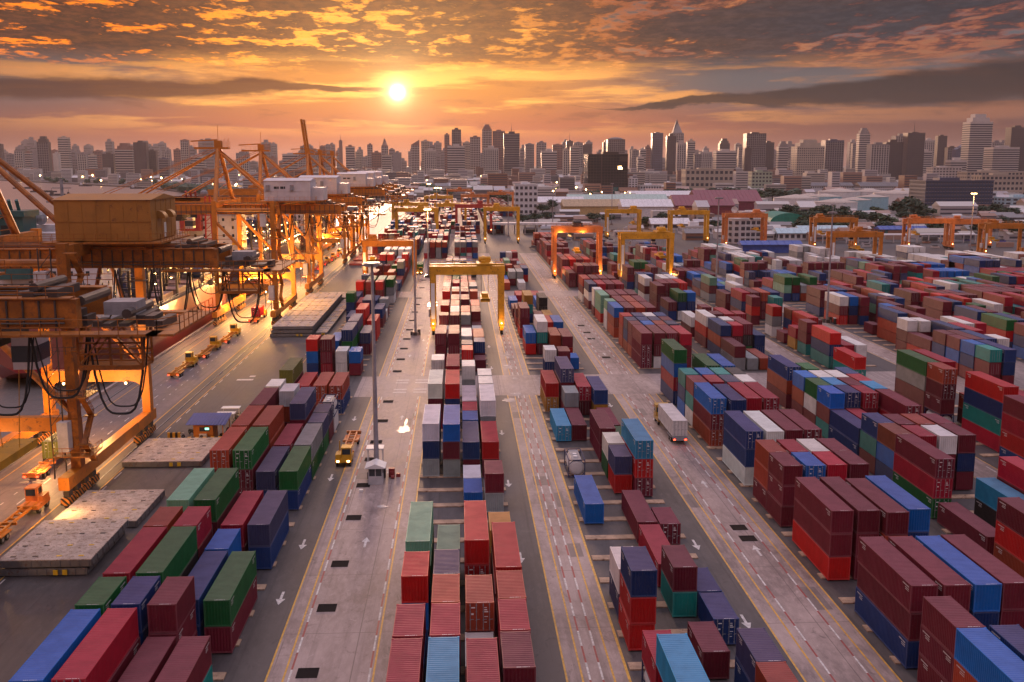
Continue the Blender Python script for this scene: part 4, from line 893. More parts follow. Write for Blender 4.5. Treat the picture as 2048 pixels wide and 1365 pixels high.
# ------------------------------------------------------------------ ships
def hull_mat(name, c1, c2, zl):
    m = bpy.data.materials.new(name); m.use_nodes = True; t = m.node_tree; V.nt = t; b = t.nodes['Principled BSDF']
    gm = t.nodes.new('ShaderNodeNewGeometry'); sp = t.nodes.new('ShaderNodeSeparateXYZ'); t.links.new(gm.outputs['Position'], sp.inputs[0])
    X, Y, Z = (V(sp.outputs[i]) for i in range(3)); n = noise(xyz(X * .3, Y * .12, Z * .5), 1.0, 7, .7, .3)
    c = mixc((Z + n * .3).step(zl, zl + .12), c2, c1); c = mixc(n.step(.52, .75) * .45, c, (.12, .05, .035)); c = mixc(noise(xyz(X * 1.1, Y * 1.1, Z * .15), 1.0, 5, .7).step(.5, .8) * .3, c, (.25, .2, .19))
    t.links.new(c.k, b.inputs['Base Color']); b.inputs['Roughness'].default_value = .32; return m
def ship(y0, L, x1, beam, ztop, hm, label, house_y=8, funnel=(.03, .10, .10), cells=True, zfun=35, rows=9):
    r = empty('container_ship', (x1, y0, 0), label, 'ship', 'ships moored along the quay')
    xs = -beam / 2; m = MB(); st = []
    for f_, wt, wb, zb in ((0, .93, .30, 1.2), (.02, .96, .45, .4), (.06, 1, .72, -1.5), (.14, 1, .95, -2.6), (.75, 1, .98, -2.6), (.88, .93, .6, -2.6), (.95, .7, .22, -2.6), (1.0, .10, .02, -2.0)):
        y = f_ * L; sheer = max(0, f_ - .8) * 14 + (1 - min(1, f_ / .1)) * .6; zt = ztop + sheer
        st.append([(xs - beam / 2 * wt, y, zt), (xs - beam / 2 * (wt * .93 + wb * .07), y, (zt + zb) * .55), (xs - beam / 2 * wb, y, zb), (xs + beam / 2 * wb, y, zb), (xs + beam / 2 * (wt * .93 + wb * .07), y, (zt + zb) * .55), (xs + beam / 2 * wt, y, zt)])
    i = 0
    for s_ in st: m.v += s_
    for k in range(len(st) - 1):
        for j in range(5): m.f.append((k * 6 + j, k * 6 + j + 1, (k + 1) * 6 + j + 1, (k + 1) * 6 + j)); m.mi.append(0)
        m.f.append((k * 6 + 5, k * 6, (k + 1) * 6, (k + 1) * 6 + 5)); m.mi.append(1)
    m.f.append((5, 4, 3, 2, 1, 0)); m.mi.append(0); m.build('hull', [hm, steel], r)
    m = MB(); m.rail([(-.5, 0, ztop), (-.2, L * .85, ztop)], 1.1, r=.08, sp=4); m.build('deck_rail', grey, r)
    hy = house_y; h = MB(); h.box(xs - beam * .36, xs + beam * .33, hy, hy + 13, ztop, ztop + 15); h.box(xs - beam * .30, xs + beam * .24, hy + 2, hy + 11, ztop + 15, ztop + 19.5); h.box(xs - beam * .48, xs + beam * .44, hy + 7, hy + 10, ztop + 18.2, ztop + 21)
    hs = h.build('superstructure', creamy, r)
    for fl in range(5):
        for k in range(6):
            w_ = MB(); x = xs - beam * .30 + k * beam * .11; z = ztop + 2 + fl * 2.8; w_.box(x, x + .8, hy - .03, hy, z, z + 1.0); w_.build('window', glass, hs)
        for k in range(3): w_ = MB(); y = hy + 2 + k * 4; z = ztop + 2 + fl * 2.8; w_.box(xs + beam * .33, xs + beam * .33 + .03, y, y + .8, z, z + 1.0); w_.build('window', glass, hs)
    fn = MB(); fx = xs - beam * .18; fn.box(fx - 4, fx + 3, hy - 4, hy + 3, ztop + 10, zfun - 1.2); fn.box(fx - 5, fx + 3.6, hy - 4.6, hy + 3.4, zfun - 1.2, zfun); fn.box(fx - 1.6, fx + 2, hy - 4.06, hy - 4.0, zfun - 7, zfun - 3, m=1)
    for k in range(3): fn.tube((fx - 2 + k * 1.6, hy - 1, zfun), (fx - 2 + k * 1.6, hy - 2, zfun + 2.2), .4, 8)
    fn.build('funnel', [mat('funnel_paint_%s' % int(y0), funnel, .5), black], r)
    ms = MB(); ms.tube((xs + 2, hy + 6, ztop + 19), (xs + 2, hy + 6, ztop + 31), .35, 6); ms.bar((xs - 1.5, hy + 6, ztop + 26), (xs + 5.5, hy + 6, ztop + 26), .3); ms.bar((xs, hy + 6, ztop + 29), (xs + 4, hy + 6, ztop + 29), .2)
    ms.ball((xs - 3, hy + 6, ztop + 22.5), 1.5, 12); ms.build('radar_mast', grey, r)
    if cells:
        y = hy + 18; k = 0
        while y < L * .86 and k < rows:
            lb = MB(); z1 = ztop + 9.5; n = 9
            for j in range(n + 1): x = -1.5 - j * (beam - 3) / n; lb.box(x - .25, x + .25, y, y + .9, ztop, z1)
            for z in (ztop + 2.6, ztop + 5.2, ztop + 7.8): lb.box(-beam + 1.5, -1.5, y, y + 1.0, z, z + .18); lb.rail([(-beam + 1.5, y, z + .18), (-1.5, y, z + .18)], 1.0, r=.06, sp=3)
            o = lb.build('lashing_bridge', [steel], r)
            lt = MB()
            for z in (ztop + 5.0, ztop + 7.6):
                for j in range(0, n, 2): x = -3.0 - j * (beam - 3) / n; lt.box(x, x + .5, y - .1, y, z - .2, z - .05)
            lt.build('bridge_lights', warm, o)
            hc = MB(); hc.box(-beam + 2, -2, y + 1.4, y + 12.5, ztop, ztop + 1.6); hc.build('hatch_cover', mat('ship_hatch_paint', (.30, .18, .16), .6, rust=.4), r)
            if k % 3 == 1 or k > 4:
                for j in range(10):
                    if rnd.random() < .55:
                        c_ = MB(); x = -2.4 - (j + 1) * 2.55; 
                        if x < -beam + 2: break
                        hgt = rnd.choice((1, 2, 3)); c_.box(x, x + CW, y + 1.3, y + 12.9, ztop + 1.6, ztop + 1.6 + hgt * 2.6); c_.build('deck_cargo', mat('deck_cargo_%s' % rnd.choice('mrbw'), PAL[rnd.choice('mmbw')], .5), r)
            y += 14.2; k += 1
    return r
ship(218, 132, -72.6, 32, 10.5, hull_mat('rust_red_hull', (.24, .075, .06), (.26, .03, .03), 2.4), 'rust-red container ship with white superstructure, nearest at the quay', rows=6)
ship(362, 140, -72.8, 30, 11.5, hull_mat('navy_hull', (.05, .045, .10), (.22, .035, .04), 3.0), 'dark navy ship with a string of deck lights, second at the quay', funnel=(.35, .04, .03), zfun=33)
ship(512, 130, -72.8, 28, 10.5, hull_mat('maroon_hull', (.16, .03, .04), (.25, .03, .03), 2.0), 'maroon ship third along the quay behind the far cranes', funnel=(.3, .1, .03), zfun=31)
sl_ = MB()
for k in range(22): sl_.ball((-73.0, 372 + k * 5.0, 12.9), .26, 6)
tag(sl_.build('deck_light_string', warm), 'string of small white lights along the second ship\'s rail', 'light string')
cran = MB(); cx0 = (-84, 352)
for s_ in (-1.4, 1.4): cran.bar((cx0[0] + s_, cx0[1], 11), (cx0[0] + s_ * .5, cx0[1], 34), .5)
for k in range(8): cran.bar((cx0[0] - 1.4, cx0[1], 12 + k * 2.6), (cx0[0] + 1.4, cx0[1], 12 + k * 2.6), .25); cran.bar((cx0[0] - 1.4, cx0[1], 12 + k * 2.6), (cx0[0] + 1.4, cx0[1], 14.6 + k * 2.6), .2)
tag(cran.build('ship_derrick', red), 'red lattice derrick mast standing on deck between the first two ships', 'derrick')

# ------------------------------------------------------------------ hatch covers stacked on the apron
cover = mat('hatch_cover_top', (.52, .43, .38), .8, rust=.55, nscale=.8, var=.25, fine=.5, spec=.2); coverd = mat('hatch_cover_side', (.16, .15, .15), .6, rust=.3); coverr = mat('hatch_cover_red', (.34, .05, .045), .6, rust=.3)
ysock = mat('yellow_socket', (.65, .42, .02), .5)
def hatch(x0, x1, y0, y1, layers, label, top=cover, side=coverd, panels=1):
    r = empty('hatch_cover_stack', (x0, y0, 0), label, 'hatch cover', 'ship hatch covers laid on the apron')
    W, D = x1 - x0, (y1 - y0) / panels
    for p in range(panels):
        for k in range(layers):
            z = .1 + k * .95; o = .0 if k == layers - 1 else -.5 + (k % 2) * .3; m = MB(); Y = p * D
            m.box(o, W + o, Y + .3, Y + D - .3, z, z + .75); e = m.build('pontoon', side, r)
            n = 10
            rib = MB()
            for j in range(n): x = o + .3 + j * (W - .6) / (n - 1); rib.box(x - .12, x + .12, Y + .2, Y + .3, z + .05, z + .70)
            for j in range(8): y = Y + .6 + j * (D - 1.2) / 7; rib.box(W + o, W + o + .1, y - .12, y + .12, z + .05, z + .7)
            rib.build('stiffener', side, e)
            if k == layers - 1:
                m = MB(); m.box(o - .02, W + o + .02, Y + .28, Y + D - .28, z + .75, z + .85); tp = m.build('top_plate', top, r)
                s_ = MB(); q_ = []
                for a in (.12, .36, .62, .86):
                    for b_ in (.10, .34, .62, .90): s_.box(o + W * a - .28, o + W * a + .28, Y + D * b_ - .13, Y + D * b_ + .13, z + .851, z + .90, m=(1 if (int(a * 100) + int(b_ * 100)) % 3 == 0 else 0))
                s_.build('lashing_socket', [steel, ysock], tp)
    m = MB()
    for a in (.62, .72): m.box(W * a - .25, W * a + .25, -.06, .08, .25, .8)
    m.build('yellow_stopper', ysock, r); return r
hatch(-50.9, -40.9, 109.8, 123.4, 2, 'pale rusty hatch covers, frontmost, two high beside the stacks')
hatch(-50.9, -40.6, 124.8, 138, 1, 'pale hatch cover glowing orange on its left part')
hatch(-50.6, -38.9, 151, 165, 1, 'pale hatch cover in front of the blue-roofed hut')
hatch(-50.9, -44.2, 70, 86, 1, 'corner of a hatch cover at the bottom left edge')
hatch(-49.2, -38.6, 268.5, 338, 3, 'long grey stack of hatch covers, three high, beside third crane', panels=7)
hatch(-38.0, -35.2, 270, 338, 1, 'low strip of dark hatch covers right of the long grey stack', panels=7)
hatch(-49.2, -38, 342, 357, 1, 'hatch cover with a purple tarpaulin just past the long stack')
hatch(-49, -31, 459, 470, 1, 'dark red hatch cover, nearest of the red ones', top=coverr, side=coverr)
hatch(-49, -31, 478, 500, 1, 'dark red hatch covers lying in pair behind the nearest red one', top=coverr, side=coverr, panels=2)
hatch(-49, -31, 506, 530, 1, 'farthest dark red hatch covers, under the yellow gantry', top=coverr, side=coverr, panels=2)
tp = MB(); rn = random.Random(4); nx, ny = 10, 6
tp.v = [(-46.5 + i * .75, 338.6 + j * 1.1, 1.5 + .5 * math.sin(i * 1.3 + j) + rn.uniform(0, .3)) for j in range(ny) for i in range(nx)]
for j in range(ny - 1):
    for i in range(nx - 1): a = j * nx + i; tp.f.append((a, a + 1, a + nx + 1, a + nx)); tp.mi.append(0)
tag(tp.build('tarpaulin', mat('purple_tarp', (.22, .15, .30), .35)), 'crumpled purple tarpaulin over the end of the hatch cover stack', 'tarpaulin')

# ------------------------------------------------------------------ trucks
twh = MB(); twh.tube((-.16, 0, 0), (.16, 0, 0), .5, 14); twh.tube((-.17, 0, 0), (.17, 0, 0), .22, 10, m=1); twm_ = twh.mesh('wheel', [black, grey])
def truck(x, y, label, d=1, cabp=yelb, cargo=None, bed=yelb, group='yard trucks', headlights=False, name='yard_tractor', rz=0.0):
    r = empty(name, (x, y, 0), label, 'truck', group, rz=(0 if d > 0 else math.pi) + rz)      # local +y is forwards, origin at the trailer's tail
    def part(n_, m, mm): return m.build(n_, mm, r)
    m = MB()
    for s_ in (-.55, .55): m.box(s_ - .11, s_ + .11, 0, 14.2, 1.05, 1.35)
    for k in range(9): m.box(-.44, .44, .2 + k * 1.5, .45 + k * 1.5, 1.08, 1.3)
    for y_ in (.1, 5.9, 12.0): m.box(-1.2, 1.2, y_, y_ + .3, 1.05, 1.38)
    part('chassis', m, bed)
    m = MB(); m.box(-1.15, 1.15, .02, .12, .75, 1.1); m.box(-1.2, -.5, 1.6, 4.6, .9, 1.05); m.box(.5, 1.2, 1.6, 4.6, .9, 1.05); part('rear_bumper', m, bed)
    m = MB(); m.box(-1.05, -.75, -.03, .02, .82, 1.0); m.box(.75, 1.05, -.03, .02, .82, 1.0); part('tail_lamp', m, tail)
    m = MB(); m.box(-1.2, 1.2, 12.6, 16.6, .7, 1.25); part('tractor_frame', m, cabp)
    m = MB(); x0, x1, y0, y1, z0, z1 = -1.2, .25, 14.6, 16.5, 1.25, 3.0
    if cargo is not None and bed is grey: x1 = 1.2; z1 = 3.2
    m.box(x0, x1, y0, y1, z0, z1 - .08); m.box(x0 - .05, x1 + .05, y0 - .05, y1 + .05, z1 - .08, z1); cb = part('cab', m, cabp)
    m = MB(); m.box(x0 + .12, x1 - .12, y1, y1 + .02, 1.95, 2.8); m.box(x0 + .12, x1 - .12, y0 - .02, y0, 1.95, 2.8); m.box(x0 - .02, x0, y0 + .2, y1 - .2, 1.95, 2.75); m.box(x1, x1 + .02, y0 + .2, y1 - .2, 1.95, 2.75); m.build('window', glass, cb)
    if x1 < 1: m = MB(); m.box(.35, 1.15, 14.4, 16.5, 1.25, 1.95); m.tube((.75, 13.9, 1.3), (.75, 13.9, 3.4), .09, 8); part('engine_cover', m, cabp)
    m = MB(); m.box(-.95, -.6, 16.6, 16.64, .85, 1.05); m.box(.6, .95, 16.6, 16.64, .85, 1.05); part('headlight', m, warm if headlights else white)
    for s_ in (-.95, .95):
        for y_ in (2.3, 3.6, 13.3, 15.9): wo_ = put('wheel', twm_, r); wo_.location = (s_, y_, .5)
    return r
def on_truck(x, y, l, ch, label, door=True):
    r = link(bpy.data.objects.new('shipping_container', None)); r.location = (x - CW / 2, y, 1.40); tag(r, label, 'container', 'containers carried on trucks'); M = CM[l]; col = PAL[ch]
    put('frame', M['frame'], r, col); put('roof', M['roof'], r, col); put('side_panel', M['left'], r, col); put('side_panel', M['right'], r, col); put('end_panel', M['back'], r, col)
    if door: put('door', M['door0'], r, col); put('door', M['door1'], r, col)
    else: put('end_panel', M['front'], r, col)
truck(35.2, 159.6, 'road truck carrying a white container up the right lane', 1, mat('mustard_cab', (.45, .27, .05), .4), cargo=1, bed=grey, name='road_truck')
on_truck(35.2, 159.9, 4, 'w', 'white container on the road truck in the right lane')
truck(-17.7, 166.5, 'orange yard tractor with empty trailer facing the camera near the booth', -1, headlights=True, bed=orp)
truck(-61.2, 144.5, 'yard trailer under the second crane holding a green container', 1, bed=orp)
on_truck(-61.2, 152.0, 2, 'e', 'small green container with doors under the second quay crane', True)
truck(-55.9, 118, 'orange yard tractor with empty trailer at left edge of quay road', 1, cabp=orp, bed=yel)
for (x, y), lb in zip(((-60.5, 216), (-60.0, 237), (-59.4, 257), (-58.6, 291)), ('last empty yard tractor in the queue along the ship', 'second from last yard tractor in the queue along the ship', 'third from last tractor in the queue, entering the glow', 'yard tractor under the third crane carrying a red container')): truck(x, y, lb, 1, bed=yel)
on_truck(-58.6, 296, 2, 'c', 'small red container on the tractor under the third crane')
for (x, y), lb in zip(((-60.4, 436), (-60.0, 456), (-59.6, 476), (-59.3, 498)), ('rear yard tractor of the far queue, red tail lamps lit', 'second yard tractor of the far queue', 'third yard tractor of the far queue', 'front yard tractor of the far queue by the fifth crane')): truck(x, y, lb, 1, bed=red)
truck(-16.5, 436, 'yard tractor with headlights carrying a green container down the avenue', -1, headlights=True); on_truck(-16.5, 422, 4, 'g', 'green container coming down the avenue on a tractor', False)
truck(-10, 545, 'distant yard tractor on the avenue between pale gantries', 1)

# ------------------------------------------------------------------ booth, hut, barriers, motorcycles, people
r = empty('guard_booth', (-13.2, 141.2, 0), 'small grey guard booth with white gabled roof beside the mast', 'booth')
m = MB(); m.box(0, 2.0, 0, 2.0, 0, 1.25); m.box(0, .12, 0, .12, 1.25, 2.5); m.box(1.88, 2, 0, .12, 1.25, 2.5); m.box(.94, 1.06, 0, .1, 1.25, 2.5); m.box(0, .12, 1.88, 2, 1.25, 2.5); m.box(1.88, 2, 1.88, 2, 1.25, 2.5); m.box(0, 2, 0, 2, 2.3, 2.55); m.build('wall', bwall, r)
m = MB(); m.box(.05, 1.95, .06, .1, 1.25, 2.3); m.box(.03, .07, .12, 1.88, 1.25, 2.3); m.box(1.93, 1.97, .12, 1.88, 1.25, 2.3); m.build('window', glass, r)
m = MB(); i = 0; m.v = [(-.45, -.5, 2.55), (1, -.5, 3.15), (2.45, -.5, 2.55), (-.45, 2.5, 2.55), (1, 2.5, 3.15), (2.45, 2.5, 2.55), (-.45, -.5, 2.48), (2.45, -.5, 2.48), (-.45, 2.5, 2.48), (2.45, 2.5, 2.48)]
m.f = [(0, 1, 4, 3), (1, 2, 5, 4), (0, 6, 7, 2, 1), (3, 4, 5, 9, 8), (0, 3, 8, 6), (2, 7, 9, 5), (6, 8, 9, 7)]; m.mi = [0] * 7; m.build('roof', white, r)
m = MB(); m.box(-.9, 1.7, 9.4, 11.6, 2.5, 2.7); 
for a in (-.7, 1.5):
    for b_ in (9.6, 11.4): m.bar((a, b_, 0), (a, b_, 2.5), .1)
o = m.build('canopy', white); o.location = (-13.4, 141, 0); tag(o, 'small flat white canopy behind the mast foot', 'canopy')
m = MB(); m.box(0, .9, 0, .7, 0, 1.3); m.box(.2, .8, -.3, 0, .3, .9); m.box(1.1, 1.7, .1, .6, 0, .5); m.tube((.4, -.6, .25), (.9, -.6, .25), .25, 10); o = m.build('equipment_pile', [mat('red_cabinet', (.25, .03, .03), .5)]); o.location = (-10.6, 144.6, 0); tag(o, 'dark red cabinet and clutter right of the guard booth', 'clutter')
m = MB(); m.box(0, .5, 0, .5, 0, .3); o = m.build('bucket', white); o.location = (-14.2, 138, 0); tag(o, 'small white bucket on the avenue left of the booth', 'bucket')

r = empty('quay_hut', (-43.9, 166.6, 0), 'orange hut with a blue metal roof beside the motorcycles', 'hut')
hutp = mat('orange_hut_paint', (.52, .17, .02), .5); m = MB(); m.box(0, 3.2, 0, 3.2, 0, 2.7); w_ = m.build('wall', hutp, r)
m = MB(); m.box(1.0, 2.6, -.04, 0, 1.5, 2.2); m.build('window', glass, r); m = MB(); m.box(1.9, 2.55, -.07, -.04, 1.75, 2.1); m.build('lit_notice', mat('green_notice', (.1, .5, .3), .5, emit=(.3, .9, .6, 1.2)), r)
m = MB(); m.box(1.0, 2.2, -.45, 0, .35, 1.1); a = m.build('air_conditioner', creamy, r); m = MB(); m.tube((1.4, -.47, .72), (1.4, -.45, .72), .28, 12); m.build('fan_grille', steel, a)
m = MB(); m.quad((-1.0, -.9, 2.85), (5.4, -.9, 2.75), (5.4, 4.6, 3.5), (-1.0, 4.6, 3.5)); m.quad((-1.0, 4.6, 3.44), (5.4, 4.6, 3.44), (5.4, -.9, 2.69), (-1.0, -.9, 2.79))
for k in range(12): x = -.9 + k * .55; m.bar((x, -.9, 2.86), (x, 4.6, 3.52), .08, .06)
m.build('roof', mat('blue_sheet_roof', (.06, .08, .26), .4), r)
m = MB(); m.bar((4.9, -.5, 0), (4.9, -.5, 2.8), .12); m.bar((4.9, 4.3, 0), (4.9, 4.3, 3.4), .12); m.build('canopy_post', hutp, r)
hz = MB()
for k in range(9): hz.box(k * .62, k * .62 + .62, 0, .5, 0, .85, m=k % 2)
hzm = hz.mesh('barrier', [mat('barrier_yellow', (.62, .30, .02), .6), black])
o = link(bpy.data.objects.new('striped_barrier', hzm)); o.location = (-44.6, 165.2, 0); tag(o, 'long black and yellow striped barrier in front of the hut', 'barrier')
hz2 = MB()
for k in range(5): hz2.box(k * .42, k * .42 + .42, 0, .45, 0, .9, m=k % 2)
o = hz2.build('striped_barrier', [MATS['barrier_yellow'], black]); o.location = (-48.6, 168.2, 0); tag(o, 'short striped barrier left of the hut near the yellow line', 'barrier')
def person(x, y, z, rz, label, top, legs, hat, pose='stand', parent=None):
    """one continuous skinned body with clothes as children"""
    if pose == 'stand':
        J = [((0, 0, .95), .15, -1), ((0, 0, 1.2), .15, 0), ((0, 0, 1.42), .17, 1), ((0, 0, 1.53), .06, 2), ((0, -.02, 1.68), .11, 3), ((0, 0, 1.75), .09, 4),
             ((-.11, 0, .9), .11, 0), ((-.13, -.04, .5), .075, 6), ((-.14, .02, .08), .05, 7), ((-.14, -.14, .04), .045, 8), ((.11, 0, .9), .11, 0), ((.13, .03, .5), .075, 10), ((.14, .08, .08), .05, 11), ((.14, -.08, .04), .045, 12),
             ((-.2, 0, 1.42), .065, 2), ((-.27, .02, 1.15), .05, 14), ((-.25, -.14, .95), .035, 15), ((-.24, -.2, .88), .03, 16), ((.2, 0, 1.42), .065, 2), ((.28, -.02, 1.15), .05, 18), ((.26, -.18, .97), .035, 19), ((.25, -.25, .92), .03, 20)]
    else:
        J = [((0, .1, .82), .16, -1), ((0, .02, 1.05), .15, 0), ((0, -.06, 1.26), .17, 1), ((0, -.09, 1.38), .06, 2), ((0, -.12, 1.5), .11, 3), ((0, -.12, 1.58), .09, 4),
             ((-.14, .05, .8), .11, 0), ((-.2, -.35, .72), .075, 6), ((-.2, -.3, .32), .05, 7), ((-.2, -.42, .26), .045, 8), ((.14, .05, .8), .11, 0), ((.2, -.35, .72), .075, 10), ((.2, -.3, .32), .05, 11), ((.2, -.42, .26), .045, 12),
             ((-.2, -.06, 1.26), .065, 2), ((-.28, -.25, 1.06), .05, 14), ((-.26, -.5, 1.03), .035, 15), ((-.25, -.56, 1.02), .03, 16), ((.2, -.06, 1.26), .065, 2), ((.28, -.25, 1.06), .05, 18), ((.26, -.5, 1.03), .035, 19), ((.25, -.56, 1.02), .03, 20)]
    me = bpy.data.meshes.new('body'); me.from_pydata([j[0] for j in J], [(j[2], i) for i, j in enumerate(J) if j[2] >= 0], [])
    o = bpy.data.objects.new('person', me); o.location = (x, y, z); o.rotation_euler = (0, 0, rz); link(o)
    o.modifiers.new('skin', 'SKIN'); 
    for i, j in enumerate(J): me.skin_vertices[0].data[i].radius = (j[1], j[1] * .85)
    me.skin_vertices[0].data[0].use_root = True
    sm = o.modifiers.new('sub', 'SUBSURF'); sm.levels = 1; sm.render_levels = 1; me.materials.append(mat('skin', (.35, .19, .12), .6, var=0))
    c3 = J[2][0]; c1 = J[0][0]
    v = MB(); v.tube((c1[0], c1[1], c1[2] + .02), (c3[0], c3[1], c3[2] + .1), .21, 12, .235); v.build('shirt', top, o)
    if pose == 'stand':
        v = MB()
        for s_ in (0, 4): v.tube(J[6 + s_][0], J[7 + s_][0], .12, 10, .095); v.tube(J[7 + s_][0], J[8 + s_][0], .095, 10, .075)
    else:
        v = MB()
        for s_ in (0, 4): v.tube(J[6 + s_][0], J[7 + s_][0], .13, 10, .10); v.tube(J[7 + s_][0], J[8 + s_][0], .10, 10, .08)
    v.build('trousers', legs, o)
    v = MB(); hd = J[4][0]; v.ball((hd[0], hd[1], hd[2] + .06), .15, 12); v.build('helmet', hat, o)
    return tag(o, label, 'person')
hiv = mat('hi_vis_vest', (.55, .75, .03), .5, var=0); dkc = mat('dark_clothes', (.03, .03, .045), .7, var=0); redc = mat('red_clothes', (.30, .03, .03), .7, var=0)
person(-63.0, 154.0, 0, .6, 'person standing in a yellow high-visibility vest beside the trailer', hiv, dkc, mat('white_helmet', (.7, .7, .66), .4, var=0))
def moto(x, y, rz, label, col, name='motorcycle'):
    r = empty(name, (x, y, 0), label, 'motorcycle', 'parked motorcycles round the hut' if 'parked' in label else None, rz=rz)
    for yy in (-.65, .65): m = MB(); m.tube((-.06, yy, .3), (.06, yy, .3), .3, 16); m.tube((-.065, yy, .3), (.065, yy, .3), .14, 10, m=1); m.build('wheel', [black, grey], r)
    m = MB(); m.box(-.14, .14, -.35, .35, .3, .62); m.bar((0, -.6, .32), (0, -.42, .95), .1); m.box(-.17, .17, -.62, -.38, .55, .9); m.box(-.12, .12, .3, .8, .55, .68); m.build('body', mat('moto_%s' % str(col[0])[:5], col, .3, var=0), r)
    m = MB(); m.box(-.14, .14, -.2, .62, .70, .82); m.build('seat', black, r)
    m = MB(); m.bar((-.35, -.38, 1.0), (.35, -.38, 1.0), .05); m.build('handlebar', steel, r); m = MB(); m.ball((0, -.56, .85), .09, 8); m.build('headlamp', white, r)
lb = ['parked white scooter left of the orange hut', 'parked dark scooter close to the hut\'s left wall', 'parked black motorcycle right of the hut, nearest the stacks', 'parked silver motorcycle just right of the hut', 'parked red motorcycle behind the hut under the roof edge', 'parked white motorcycle behind the hut, farthest back', 'parked black motorcycle behind the hut, second from back', 'parked silver motorcycle third from the back behind the hut']
for (x, y, rz, c_), l_ in zip(((-46.6, 168.4, 1.2, (.55, .52, .5)), (-45.2, 170.6, .9, (.05, .05, .05)), (-39.4, 167.6, .8, (.03, .03, .03)), (-38.8, 169.4, .9, (.3, .3, .3)), (-39.0, 171.6, 1.0, (.25, .03, .03)), (-39.6, 181.8, 1.3, (.6, .6, .6)), (-39.3, 179.2, 1.2, (.03, .03, .031)), (-39.0, 176.6, 1.1, (.3, .3, .31))), lb): moto(x, y, rz, l_, c_)
for y, l_ in ((181.6, 'farther small white canopy over the motorcycles behind the hut'), (177.4, 'nearer small white canopy over the motorcycles behind the hut')):
    m = MB(); m.box(-1.8, 1.4, -.9, .9, 1.9, 1.98); 
    for a in (-1.6, 1.2): m.bar((a, 0, 0), (a, 0, 1.9), .08)
    o = m.build('small_canopy', white); o.location = (-40.8, y, 0); tag(o, l_, 'canopy')
moto(-53.0, 136.0, .2, 'red motorcycle being ridden along the crane rail', (.30, .02, .021)); person(-53.0, 136.1, -.05, .2, 'person in dark red riding the motorcycle beside the crane leg', redc, dkc, mat('orange_helmet', (.6, .2, .05), .3, var=0), 'ride')

# ------------------------------------------------------------------ light masts
mastp = mat('mast_grey_paint', (.30, .28, .31), .4)
def mast(x, y, h, label, lit=False, lean=0.0, base=True, k=1.0):
    r = empty('light_mast', (x, y, 0), label, 'light mast', 'tall lighting masts')
    m = MB(); m.tube((0, 0, .8), (0, 0, h), .34 * k, 12, .17 * k); m.build('pole', mastp, r)
    m = MB(); m.box(-.9, .9, -.9, .9, 0, .8); m.build('plinth', slab, r)
    m = MB(); m.tube((0, 0, h), (0, 0, h + .18), 1.15, 14); m.build('head_ring', mastp, r)
    for q_ in range(6):
        a = math.pi * q_ / 3; m = MB(); m.box(1.1 * math.cos(a) - .3, 1.1 * math.cos(a) + .3, 1.1 * math.sin(a) - .22, 1.1 * math.sin(a) + .22, h - .32, h - .04); m.build('floodlight', warm if lit else grey, r)
    if base: m = MB(); m.box(.5, 1.3, -.5, .4, 0, 1.5); m.box(-1.3, -.6, -.8, .2, 0, 1.0); m.box(-.5, .4, -1.5, -.9, 0, .9); m.build('switch_box', steel, r)
    return r
mast(-12.3, 144.8, 31.0, 'tall grey mast nearest the camera, rising behind the guard booth', k=1.1)
mast(-11.9, 270.7, 28.4, 'tall mast on the avenue just left of the nearest yard gantry')
mast(104.6, 286.6, 31.2, 'tall mast among the stacks at right with white box at foot')
mast(84.9, 337, 33.6, 'tall thin mast left of the white office')
mast(259.6, 513.5, 29.8, 'mast at far right with glowing orange lamps', lit=True)
mast(190, 520, 24, 'thin mast beside the rust-yellow gantry'); mast(63, 700, 30, 'mast beyond the bright yellow gantry', base=False); mast(-12.6, 410, 27, 'pinkish mast farther up the avenue with a lit lamp', lit=True)
mast(-14, 640, 30, 'far mast on the avenue, lit', lit=True); mast(30, 640, 26, 'mast by the gate canopy', base=False); mast(112, 760, 30, 'mast before the maroon roofed sheds', base=False); mast(-22, 760, 30, 'lit mast far left of the avenue', lit=True, base=False)
lamp(-13, 408, 24, 2500); lamp(259, 511, 27, 2500)
m = MB(); m.box(0, 2.4, 0, 1.2, 0, 1.6, m=1); m.box(-.1, 2.5, -.1, 1.3, 1.6, 1.75); o = m.build('generator_box', [white, black]); o.location = (105.6, 283, 0); tag(o, 'dark generator box with white top at the foot of the right mast', 'generator')

# ------------------------------------------------------------------ the city beyond the yard
CT, SN, CY_, SY_ = math.cos(PITCH), math.sin(PITCH), math.cos(YAW), math.sin(YAW)
def ray(px, py):
    u, v = (px - 1024.0) / FPX, (py - 682.5) / FPX
    yf = CT - v * SN; return CY_ * u - SY_ * yf, SY_ * u + CY_ * yf, -SN - v * CT
def spot(px, Y):                                                    # where a bearing of the photograph meets distance Y
    a, b_, c_ = ray(px, 400); return a / b_ * Y
def high(px, py, Y):
    a, b_, c_ = ray(px, py); return CAM_H + c_ / b_ * Y
def fmat(name, col, rough=.6): return mat('facade_' + name, col, rough, var=.10, nscale=.05)
FC = {'w': fmat('pale', (.50, .46, .44)), 'c': fmat('cream', (.42, .36, .30)), 'd': fmat('dark', (.09, .075, .085), .35), 'n': fmat('slate', (.10, .11, .17), .35), 'r': fmat('reddish', (.26, .15, .13)), 'g': fmat('greyish', (.24, .22, .23)), 'k': fmat('blackish', (.05, .045, .05), .3), 'e': fmat('greenish', (.35, .42, .33))}
WN = mat('facade_window', (.055, .055, .075), .3, var=0); WL = mat('facade_ledge', (.50, .47, .45), .6, var=0)
